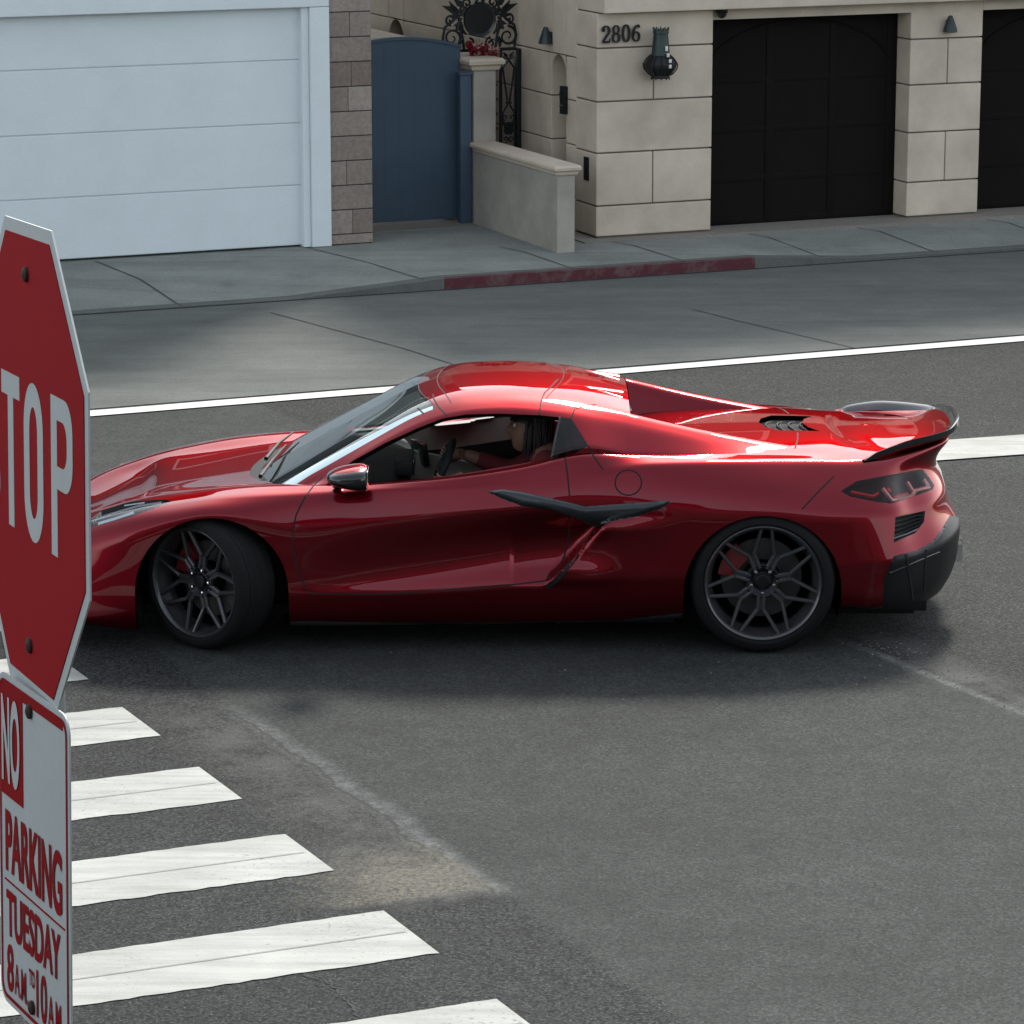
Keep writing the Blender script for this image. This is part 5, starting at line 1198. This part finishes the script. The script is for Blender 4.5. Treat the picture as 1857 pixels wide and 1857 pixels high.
# ---- exhaust, vent slats, plate recess -----------------------------------------
for sy in (-.34, -.21, .21, .34):
    mb = MB(); x = 3.80 - abs(sy) * .12
    o_ = [(-.055, -.045), (.055, -.045), (.055, .045), (-.055, .045)]; i_ = [(-.045, -.036), (.045, -.036), (.045, .036), (-.045, .036)]
    rows = [(x, o_), (x - .015, [(a * 1.04, b * 1.04) for a, b in o_]), (x - .14, o_)]
    V = []; Fq = []
    for (xx, pp) in ((x - .14, o_), (x, o_), (x, i_), (x - .12, i_)): V += [Vector((xx, sy + a, .375 + b)) for a, b in pp]
    for r_ in range(3): Fq += [(r_ * 4 + j, r_ * 4 + (j + 1) % 4, r_ * 4 + 4 + (j + 1) % 4, r_ * 4 + 4 + j) for j in range(4)]
    Fq.append((12, 13, 14, 15)); mb.add(V, Fq); bmx = mb.build('exhaust_tip', M['chrome'], car, smooth=False, M4=CI)
for mir in (-1, 1):
    for q in range(5):
        mb = MB(); pts = [hit(1621 + q * .0 + (0), 944 + q * 8.5), hit(1648, 938 + q * 7.5), hit(1674, 931 + q * 6)]
        pts = [Vector((h[0].x, abs(h[0].y) * mir, h[0].z)) - Vector((h[1].x, abs(h[1].y) * mir, h[1].z)) * .012 for h in pts if h]
        if len(pts) > 1: mb.tube(pts, .006, 5); mb.build('vent_slat', M['black'], car, M4=CI)
# diffuser strakes
for y in (-.62, -.36, -.12, .12, .36, .62):
    x1 = 3.62 - .16 * y * y; mb = MB(); mb.box(x1 - .34, x1, y - .012, y + .012, .135, .26, bev=.006); mb.build('diffuser_strake', M['black'], car, M4=CI)
mb = MB(); mb.box(3.35, 3.56, -.5, .5, .17, .20, bev=.01); mb.build('diffuser_floor', M['black'], car, M4=CI)
# rear wheel-side reflector
P_ = [hit(1625, 1078), hit(1662, 1068)]
for mir in (-1, 1): mb = MB(); mb.tube([Vector((h[0].x, abs(h[0].y) * mir, h[0].z)) + Vector((.004, 0, 0)) for h in P_ if h], .010, 6); mb.build('reflector', M['lamprim'], car, M4=CI)
# deck louvres: curved slats across the vent
for k in range(4):
    mb = MB(); pts = []
    for i in range(-8, 9):
        y = .20 * i / 8; pts.append((2.795 + .058 * k + .06 * (abs(y) / .2) ** 1.6, y, .956 - .020 * (abs(y) / .2) ** 2))
    mb.tube(pts, [.005] * 17, 6); mb.build('louvre', M['satin'], car, M4=CI)
for mir in (1, -1):
    for px_ in ([(1640,1006),(1652,1084)], [(1676,996),(1672,1070)], [(1612,1040),(1700,1000)]):
        mb = MB(); pts = [hit(px_[0][0] + (px_[1][0] - px_[0][0]) * t, px_[0][1] + (px_[1][1] - px_[0][1]) * t) for t in np.linspace(0, 1, 8)]; pts = [Vector((h[0].x, h[0].y * mir, h[0].z)) + Vector((h[1].x, h[1].y * mir, h[1].z)) * .006 for h in pts if h]
        mb.tube(pts, .011, 6); mb.build('diffuser_fin', M['black'], car, M4=CI)
# raised blister behind the roof seam
for mir in (-1, 1):
    mb = MB(); V = []; n1, n2 = 14, 8
    for i in range(n1 + 1):
        for j in range(n2 + 1):
            t = i / n1; s_ = j / n2 * 2 - 1; x = 1.86 + .20 * t; y = .26 + .055 * s_ * (.25 + .75 * t); h = SKIN.ray_cast(Vector((x, -y, 2)), Vector((0, 0, -1)))
            V.append(Vector((x, mir * y, (h[0].z if h[0] else 1.2) - .001 + .020 * t * (1 - s_ * s_))))
    mb.add(V, [(i * (n2 + 1) + j, (i + 1) * (n2 + 1) + j, (i + 1) * (n2 + 1) + j + 1, i * (n2 + 1) + j + 1) for i in range(n1) for j in range(n2)])
    mb.build('roof_blister', M['paint'], car, M4=CI, angle=60)

# ---- mirrors ------------------------------------------------------------------
def mirror_(mir):
    M4 = CI @ (Matrix.Identity(4) if mir < 0 else Matrix.Scale(-1, 4, Vector((0, 1, 0))))
    def shell(cx, cy, cz, sx, sy, sz, cutf, px=2.6):
        bm = bmesh.new(); bmesh.ops.create_uvsphere(bm, u_segments=32, v_segments=20, radius=1)
        for v in bm.verts:
            c = v.co; q = [math.copysign(abs(a) ** (2 / px), a) for a in c]; v.co = Vector((cx + q[0] * sx, cy + q[1] * sy, cz + q[2] * sz)); v.co = cutf(v.co)
        bm.verts.index_update(); r = [v.co.copy() for v in bm.verts], [tuple(v.index for v in f.verts) for f in bm.faces]; bm.free(); return r
    def taper(c):
        t = (c.x - .67) / .16; c = c.copy(); c.z = .885 + (c.z - .885) * (.62 + .42 * max(-.2, min(1, t))); c.x = min(c.x, .815); return c
    mb = MB(); mb.add(*shell(.735, -1.02, .880, .115, .132, .067, taper)); head = mb.build('side_mirror', M['black'], car, M4=M4, angle=60)
    mb = MB(); mb.add(*shell(.732, -1.017, .902, .099, .118, .0475, taper)); mb.build('painted_cap', M['paint'], head, M4=M4, angle=60)
    mb = MB(); mb.box(.817, .822, -1.12, -.91, .842, .925, bev=.02); mb.build('mirror_glass', M['chrome'], head, M4=M4)
    mb = MB(); mb.tube([(.66, -.85, .815), (.66, -.90, .83), (.69, -.96, .852)], [.026, .022, .024], 10); mb.build('stalk', M['black'], head, M4=M4)
mirror_(-1)
# wipers
for (a, b, c) in (((.26, -.44, .775), (.30, -.12, .80), (.345, .22, .815)), ((.25, .10, .765), (.30, .36, .80), (.36, .56, .82))):
    mb = MB(); mb.tube([a, b, c], [.012, .009, .005], 6); mb.build('wiper', M['cabin'], car, M4=CI)
# tonneau seam across the deck
# ---- underbody ---------------------------------------------------------------
mb = MB(); mb.box(-.75, 3.5, -.58, .58, .11, .16); mb.box(.47, 2.3, -.80, .80, .118, .2); mb.build('underbody', M['cabin'], car, smooth=False, M4=CI)
# wheel wells
for c in (ARCH_F, ARCH_R):
    for mir in (-1, 1):
        mb = MB(); n = 40; R_ = c[2] + .008; V = []
        for k in range(n + 1):
            a = -.35 + (pi + .7) * k / n
            for y in (.94, .50): V.append((c[0] + R_ * cos(a), mir * y, c[1] + R_ * sin(a)))
        mb.add(V, [(2 * k, 2 * k + 1, 2 * k + 3, 2 * k + 2) for k in range(n)]); mb.add([(c[0] + R_ * cos(2 * pi * k / 40), mir * .50, c[1] + R_ * sin(2 * pi * k / 40)) for k in range(40)], [tuple(range(40))])
        mb.build('wheel_well', M['cabin'], car, M4=CI)
# ---- wheels --------------------------------------------------------------------
def wheel(loc, R_, rim, width, yaw, side, rot=0):
    """outer face towards -Y for side -1"""
    base_ = Matrix.Translation(Vector(loc)) @ Matrix.Rotation(yaw, 4, 'Z') @ (Matrix.Identity(4) if side < 0 else Matrix.Rotation(pi, 4, 'Z')) @ Matrix.Rotation(pi / 2, 4, 'X')
    # local: x right, y up, +z outward (towards the viewer)
    w2 = width / 2; S = CI @ base_
    mb = MB(); sw = rim + .004
    prof = [(sw, -w2 + .02), (sw + .012, -w2 + .004), (R_ - .05, -w2 - .002), (R_ - .018, -w2 + .012), (R_ - .004, -w2 + .035), (R_, -w2 + .06), (R_ + .0005, 0), (R_, w2 - .06), (R_ - .004, w2 - .035), (R_ - .018, w2 - .012), (R_ - .035, w2 - .002), (R_ - .050, w2 + .001), (R_ - .052, w2 + .0035), (R_ - .057, w2 + .0035), (R_ - .059, w2 + .001), (sw + .02, w2 - .002), (sw + .008, w2 - .006), (sw + .001, w2 - .016), (sw, w2 - .03)]
    mb.lathe(prof, 96); 
    wh_ = mb.build('wheel', M['tyre'], car, M4=S, angle=30)
    # tread grooves as darker rings
    mb = MB()
    for g_ in (-.09, -.03, .03, .09): mb.lathe([(R_ + .0012, g_ * width / .3 - .004), (R_ + .0012, g_ * width / .3 + .004)], 96)
    mb.build('tread_groove', M['gap'], wh_, M4=S)
    mb = MB(); mb.lathe([(rim + .005, w2 - .022), (rim + .006, w2 - .012), (rim - .001, w2 - .008), (rim - .010, w2 - .014), (rim - .016, w2 - .028), (rim - .018, w2 - .05), (rim - .03, w2 - .065), (rim - .038, w2 - .11)], 96)
    mb.build('rim_lip', M['rim'], wh_, M4=S, angle=50)
    mb = MB(); mb.lathe([(rim - .036, w2 - .10), (rim - .045, -w2 + .03), (rim + .004, -w2 + .02)], 64); mb.build('rim_barrel', M['rimdark'], wh_, M4=S)
    # seven Y spokes
    mb = MB(); zh = w2 - .055; zr = w2 - .024; ri = rim - .012
    def spoke(p0, p1, z0, z1, wa, wb, th=.02):
        a = Vector((p0[0], p0[1], z0)); b = Vector((p1[0], p1[1], z1)); d = (b - a).normalized(); q = d.cross(Vector((0, 0, 1))).normalized(); rows = []
        for p, w_ in ((a, wa), (b, wb)):
            rows.append([p + q * w_ * .5 - Vector((0, 0, th)), p + q * w_ * .5 - Vector((0, 0, .006)), p + q * w_ * .22, p - q * w_ * .22, p - q * w_ * .5 - Vector((0, 0, .006)), p - q * w_ * .5 - Vector((0, 0, th))])
        mb.add(rows[0] + rows[1], [(j, (j + 1) % 6, 6 + (j + 1) % 6, 6 + j) for j in range(6)] + [tuple(range(6))[::-1], tuple(range(6, 12))])
    for k in range(7):
        a = radians(-93 + rot) + 2 * pi * k / 7; pol = lambda r, an: (r * cos(an), r * sin(an))
        for sg_ in (-1, 1):
            h0 = pol(.066, a + sg_ * .20); h1 = pol(rim * .50, a + sg_ * .095); h2 = pol(rim * .56, a + sg_ * .09); h3 = pol(ri, a + sg_ * radians(20.5))
            spoke(h0, h1, zh + .004, zh + .006, .021, .018); spoke(h1, h3, zh + .006, zr, .019, .017, .024)
        m0 = pol(.06, a); m1 = pol(rim * .50, a); spoke(m0, m1, zh - .006, zh - .004, .028, .018, .012)
    mb.build('spokes', M['rim'], wh_, smooth=False, M4=S)
    mb = MB(); mb.lathe([(.088, zh - .03), (.086, zh - .004), (.078, zh + .004), (.060, zh - .002), (.045, zh - .012), (.036, zh - .010), (.034, zh + .004), (.030, zh + .007), (.002, zh + .008)], 42); mb.build('hub', M['rimdark'], wh_, M4=S, angle=30)
    for k in range(5):
        a = radians(-90 + rot) + 2 * pi * k / 5; mb = MB(); mb.lathe([(.0105, zh - .014), (.0105, zh + .004), (.008, zh + .009), (.001, zh + .011)], 10, M4=Matrix.Translation((.0575 * cos(a), .0575 * sin(a), 0))); mb.build('lug_nut', M['chrome'], wh_, M4=S)
    mb = MB(); dr = rim * .70; mb.lathe([(.09, zh - .085), (dr, zh - .085), (dr, zh - .105), (.09, zh - .105)], 64)
    mb.build('brake_disc', M['disc'], wh_, M4=S, angle=30)
    mb = MB(); a0 = radians(150); n = 12
    for k in range(n):
        t0, t1 = a0 - .42 + .84 * k / n, a0 - .42 + .84 * (k + 1) / n; r0, r1 = dr * .60, dr + .018
        V = [(r * cos(t), r * sin(t), z) for z in (zh - .055, zh - .12) for r, t in ((r0, t0), (r1, t0), (r1, t1), (r0, t1))]
        mb.add(V, [(0, 1, 2, 3), (1, 0, 4, 5), (2, 1, 5, 6), (3, 2, 6, 7), (0, 3, 7, 4)])
    mb.build('brake_caliper', M['caliper'], wh_, M4=S, angle=40)
    return wh_
STEER = radians(-37)
wheel((.035, -.80, .336), .336, .268, .265, STEER, -1, 18); wheel((.035, .80, .336), .336, .268, .265, STEER, 1)
wheel((2.722, -.825, .353), .353, .281, .325, 0, -1, 0); wheel((2.722, .825, .353), .353, .281, .325, 0, 1)

# ---- interior --------------------------------------------------------------------
def rbox(name, x0, x1, y0, y1, z0, z1, m, bev=.03, rot=None, piv=None, parent=None):
    mb = MB(); M4 = None
    if rot: M4 = Matrix.Translation(Vector(piv)) @ Matrix.Rotation(rot[0], 4, 'Y') @ Matrix.Rotation(rot[1], 4, 'Z') @ Matrix.Translation(-Vector(piv))
    mb.box(x0, x1, y0, y1, z0, z1, bev=bev, M4=M4); return mb.build(name, m, parent or car, M4=CI)
rbox('cabin_floor', .45, 2.05, -.78, .78, .20, .24, M['cabin'], .0)
rbox('cabin_bulkhead', 2.02, 2.06, -.70, .70, .2, .93, M['cabin'], .0)
mb = MB()      # dashboard sweeping back from the screen
prof = [(.36, .70), (.45, .765), (.70, .800), (.93, .815), (1.0, .795), (1.01, .74), (.96, .62), (.90, .50), (.5, .45)]
n = 12; V = []
for k in range(n + 1):
    y = -.76 + 1.52 * k / n
    for x, z in prof: V.append((x - .10 * (abs(y) / .76) ** 2, y, z - .02 * (y / .76) ** 2))
m_ = len(prof); mb.add(V, [(k * m_ + j, k * m_ + j + 1, (k + 1) * m_ + j + 1, (k + 1) * m_ + j) for k in range(n) for j in range(m_ - 1)])
mb.build('dashboard', M['cabin'], car, M4=CI, angle=50)
rbox('instrument_hood', .93, 1.02, -.56, -.20, .80, .875, M['cabin'], .02); rbox('display', 1.018, 1.026, -.53, -.23, .795, .865, M['screen'], .006)
rbox('console', .95, 1.9, -.06, .16, .24, .70, M['cabin'], .04); rbox('console_ridge', .98, 1.62, -.07, -.02, .62, .84, M['tan'], .02, (radians(12), 0), (1.0, 0, .8))
rbox('centre_screen', 1.02, 1.05, -.14, .08, .76, .88, M['screen'], .01, (radians(-8), radians(18)), (1.03, 0, .8))
for sy in (-1, 1):
    y = .40 * sy
    s = rbox('seat', 1.22, 1.72, y - .25, y + .25, .34, .50, M['redleather'], .06)
    b = rbox('backrest', 1.70, 1.84, y - .24, y + .24, .42, .95, M['redleather'], .06, (radians(9), 0), (1.75, y, .45), s)
    rbox('headrest', 1.72, 1.83, y - .15, y + .15, .93, 1.09, M['redleather'], .05, (radians(9), 0), (1.75, y, .45), s)
    for q in (-.22, .22): rbox('bolster', 1.62, 1.76, y + q - .05, y + q + .05, .45, .88, M['redleather'], .045, (radians(9), 0), (1.75, y, .45), s)
    # door card
    for o_x in (0,):
        P_ = MB(); V = []; n = 16
        for k in range(n + 1):
            x = .62 + 1.33 * k / n; zt = float(np.interp(x, [.6, .9, 1.17, 1.57, 1.9], [.79, .825, .843, .905, .985])) - .006
            for yy, zz in ((.80 if x > .8 else .76, zt), (.775 if x > .8 else .74, zt - .03), (.76, zt - .14), (.70, zt - .20), (.70, zt - .28), (.76, .34)): V.append((x, sy * yy, zz))
        P_.add(V, [(k * 6 + j, k * 6 + j + 1, (k + 1) * 6 + j + 1, (k + 1) * 6 + j) for k in range(n) for j in range(5)], m=0)
        P_.m = [(1 if (i % 5) in (0, 1, 4) else 0) for i in range(len(P_.f))]
        P_.build('door_card', [M['cabin'], M['tan']], car, M4=CI, angle=50)
mb = MB(); SWC = Vector((1.16, -.385, .80)); SWM = Matrix.Translation(SWC) @ Matrix.Rotation(radians(-68), 4, 'Y')
mb.tube([SWM @ Vector((.165 * cos(2 * pi * k / 36) * .94, .18 * sin(2 * pi * k / 36), 0)) for k in range(36)], .016, 8, closed=True)
for a in (0, pi, -pi / 2): mb.tube([SWM @ Vector((0, 0, .02)), SWM @ Vector((.155 * cos(a + pi / 2) , .17 * sin(a + pi / 2), 0))], .014, 6)
mb.lathe([(.002, .03), (.04, .028), (.05, .01)], 20, M4=SWM); mb.build('steering_wheel', M['cabin'], car, M4=CI)
# ------------------------------------------------------------------ driver
def skin_mesh(name, joints, links, radii, m, parent, root=0, sub=2, M4=None):
    me = bpy.data.meshes.new(name); me.from_pydata([Vector(j) for j in joints], links, []); o = bpy.data.objects.new(name, me); COL.objects.link(o)
    md = o.modifiers.new('s', 'SKIN'); md.use_smooth_shade = True
    for i, r in enumerate(radii):
        sv = me.skin_vertices[0].data[i]; sv.radius = r if isinstance(r, (tuple, list)) else (r, r); sv.use_root = (i == root)
    o.modifiers.new('u', 'SUBSURF').levels = sub; o.modifiers['u'].render_levels = sub
    dg = bpy.context.evaluated_depsgraph_get(); m2 = bpy.data.meshes.new_from_object(o.evaluated_get(dg)); bpy.data.objects.remove(o); bpy.data.meshes.remove(me)
    m2.materials.clear(); m2.materials.append(m); m2.polygons.foreach_set("use_smooth", [True] * len(m2.polygons)); ob = bpy.data.objects.new(name, m2); COL.objects.link(ob)
    if parent: ob.parent = parent; ob.matrix_parent_inverse = parent.matrix_world.inverted()
    return ob
DX, DY = 1.63, -.40
pr_ = tag(empty('person', (DX, DY, .48)), 'dark haired driver in a dark red top with both hands on the steering wheel', 'person'); bpy.context.view_layer.update()
J = [(DX, DY, .52), (DX + .03, DY, .66), (DX + .06, DY, .80), (DX + .055, DY, .875), (DX + .03, DY, .925), (DX - .0, DY, .985),
     (DX + .05, DY - .17, .85), (DX - .10, DY - .22, .72), (DX - .36, DY - .16, .80),
     (DX + .05, DY + .17, .85), (DX - .12, DY + .20, .76), (DX - .37, DY + .15, .855),
     (DX - .12, DY - .09, .50), (DX - .45, DY - .11, .58), (DX - .72, DY - .10, .34), (DX - .12, DY + .09, .50), (DX - .45, DY + .11, .58), (DX - .72, DY + .10, .34)]
Lk = [(0, 1), (1, 2), (2, 3), (3, 4), (4, 5), (3, 6), (6, 7), (7, 8), (3, 9), (9, 10), (10, 11), (0, 12), (12, 13), (13, 14), (0, 15), (15, 16), (16, 17)]
Rr_ = [(.15, .11), (.15, .11), (.15, .11), (.10, .09), .052, .05, .062, .046, .032, .062, .046, .032, .085, .065, .045, .085, .065, .045]
body_ = skin_mesh('body', J, Lk, Rr_, M['skin'], pr_)
# top and trousers hug the same skeleton, slightly larger
sl_ = lambda r: tuple(q + .008 for q in r) if isinstance(r, tuple) else r + .008
topJ = [J[i] for i in (0, 1, 2, 3, 6, 7, 8, 9, 10, 11)]; topJ[6] = tuple(Vector(J[7]).lerp(Vector(J[8]), .8)); topJ[9] = tuple(Vector(J[10]).lerp(Vector(J[11]), .8))
skin_mesh('shirt', topJ, [(0, 1), (1, 2), (2, 3), (3, 4), (4, 5), (5, 6), (3, 7), (7, 8), (8, 9)], [sl_(Rr_[i]) for i in (0, 1, 2)] + [(.09, .08)] + [sl_(Rr_[i]) for i in (6, 7, 8, 9, 10, 11)], M['shirt'], pr_)
trJ = [J[i] for i in (0, 12, 13, 14, 15, 16, 17)]; skin_mesh('trousers', trJ, [(0, 1), (1, 2), (2, 3), (0, 4), (4, 5), (5, 6)], [sl_(Rr_[i]) for i in (0, 12, 13, 14, 15, 16, 17)], M['jeans'], pr_)
# head facing the front of the car (-x), turned a little to the street
HM = Matrix.Translation((DX - .035, DY, 1.005)) @ Matrix.Rotation(radians(8), 4, 'Z') @ Matrix.Rotation(radians(6), 4, 'Y')
bm = bmesh.new(); bmesh.ops.create_uvsphere(bm, u_segments=40, v_segments=30, radius=1)
for v in bm.verts:
    x, y, z = v.co; f = -x           # f > 0 : face side
    X = x * .097; Y = y * .074; Z = z * .118
    if z < 0: Y *= 1 - .28 * (-z) ** 1.5; X = X * (1 - .10 * (-z)) - (.012 * (-z) if f > 0 else -.0)
    if f > 0:
        X += .010 * math.exp(-((z - .18) / .16) ** 2) * math.exp(-((abs(y) - .38) / .22) ** 2)          # eye sockets
        X -= .024 * math.exp(-((z + .10) / .13) ** 2) * math.exp(-(y / .16) ** 2)                        # nose tip
        X -= .012 * math.exp(-((z - .06) / .16) ** 2) * math.exp(-(y / .12) ** 2)
        X -= .007 * math.exp(-((z + .40) / .07) ** 2) * math.exp(-(y / .30) ** 2); X += .005 * math.exp(-((z + .47) / .04) ** 2) * math.exp(-(y / .3) ** 2)
        X -= .010 * math.exp(-((z + .85) / .15) ** 2) * math.exp(-(y / .35) ** 2)                        # chin
        X -= .006 * math.exp(-((z - .42) / .10) ** 2)
    v.co = Vector((X, Y, Z))
bm.verts.index_update(); mb = MB(); mb.add([HM @ v.co for v in bm.verts], [tuple(v.index for v in f.verts) for f in bm.faces]); bm.free()
for sg_ in (-1, 1):
    mb.tube([HM @ Vector(p) for p in ((.012, sg_ * .072, .022), (.022, sg_ * .083, .012), (.020, sg_ * .084, -.012), (.008, sg_ * .074, -.026))], [.008, .012, .011, .006], 8)
PI_ = pr_.matrix_world.inverted()
head_ = mb.build('head', M['skin'], pr_, M4=PI_, angle=80)
M['eye'] = mat("eye", (.6, .6, .58), .3); M['lip'] = mat("lips", (.30, .09, .08), .5)
for sg_ in (-1, 1):
    mb = MB(); mb.lathe([(.001, .011), (.007, .009), (.0105, .004), (.011, 0)], 12, M4=HM @ Matrix.Translation((-.078, sg_ * .030, .020)) @ Matrix.Rotation(-pi / 2, 4, 'Y')); mb.build('eye', M['eye'], head_, M4=PI_)
    mb = MB(); mb.lathe([(.001, .0125), (.005, .0112)], 12, M4=HM @ Matrix.Translation((-.0785, sg_ * .030, .020)) @ Matrix.Rotation(-pi / 2, 4, 'Y')); mb.build('iris', M['hair'], head_, M4=PI_)
mb = MB(); mb.tube([HM @ Vector(p) for p in ((-.083, -.022, -.047), (-.093, 0, -.045), (-.083, .022, -.047))], [.002, .005, .002], 6); mb.build('mouth', M['lip'], head_, M4=PI_)
mb = MB()      # hair: cap plus loose locks down to the collar
bm = bmesh.new(); bmesh.ops.create_uvsphere(bm, u_segments=36, v_segments=24, radius=1); keep_ = []
for v in bm.verts:
    x, y, z = v.co; r = 1 + .05 * random.uniform(-1, 1); v.co = Vector((x * .112 * r + .008, y * .088 * r, z * .130 * r + .006))
bm.verts.index_update()
fs_ = [tuple(v.index for v in f.verts) for f in bm.faces if (lambda c: c.z > .040 or (c.x > -.03 and c.z > -.11))(f.calc_center_median())]
mb.add([HM @ v.co for v in bm.verts], fs_); bm.free()
for k in range(60):
    a = random.uniform(-1.9, 1.9); z0 = random.uniform(.0, .09); c_, s2 = cos(a), sin(a); r = 1.02
    mb.tube([HM @ Vector((c_ * .105 * r, s2 * .086 * r, z0)), HM @ Vector((c_ * .112 * r + .004, s2 * .09, z0 - .07)), HM @ Vector((c_ * .10 * r + .01, s2 * .084, z0 - .15 + random.uniform(-.02, .02)))], [.009, .008, .003], 5)
mb.build('hair', M['hair'], head_, M4=PI_, angle=70)
# hands closed round the rim of the wheel
def hand(wrist, ang, sgn, name='hand'):
    rp = SWM @ Vector((.165 * .94 * cos(ang), .18 * sin(ang), 0)); tang = (SWM.to_3x3() @ Vector((-.94 * sin(ang), cos(ang), 0))).normalized(); ax = (SWM.to_3x3() @ Vector((0, 0, 1))).normalized(); rad = (rp - SWC).normalized()
    if ax.x < 0: ax = -ax                      # towards the driver
    w_ = Vector(wrist); palm = rp + ax * .036 + rad * .012; mb = MB()
    mb.tube([w_, w_.lerp(palm, .55), palm - rad * .0, palm - ax * .004], [.026, .030, .036, .026], 10)
    for k in range(4):
        o_ = tang * (-.030 + .020 * k); L_ = [.95, 1.05, 1.0, .82][k]
        mb.tube([palm + o_ + rad * .018, rp + o_ + rad * .030 * L_ + ax * .012, rp + o_ + rad * .026 - ax * .016, rp + o_ + rad * .002 - ax * .026 * L_, rp + o_ - rad * .016 - ax * .014], [.0095, .009, .0085, .008, .006], 7)
    mb.tube([palm - tang * .03 * sgn - rad * .01, rp - tang * .042 * sgn + ax * .022 - rad * .012, rp - tang * .046 * sgn - rad * .014 - ax * .004], [.012, .010, .007], 7)
    mb.build(name, M['skin'], pr_, M4=PI_, angle=80)
hand(J[8], radians(-100), 1); hand(J[11], radians(70), -1)
# ------------------------------------------------------------------ the body leans on its springs in the turn; the wheels stay on the road
LEAN = Matrix.Translation((0, -.85, .45)) @ Matrix.Rotation(radians(-1.65), 4, 'X') @ Matrix.Translation((0, .85, -.45))
bpy.context.view_layer.update()
wheels_ = [(o, o.matrix_world.copy()) for o in car.children if o.name.startswith('wheel') and not o.name.startswith('wheel_well')]
car.matrix_world = LEAN @ car.matrix_world; pr_.matrix_world = LEAN @ pr_.matrix_world
bpy.context.view_layer.update()
for o, mw in wheels_: o.matrix_world = mw
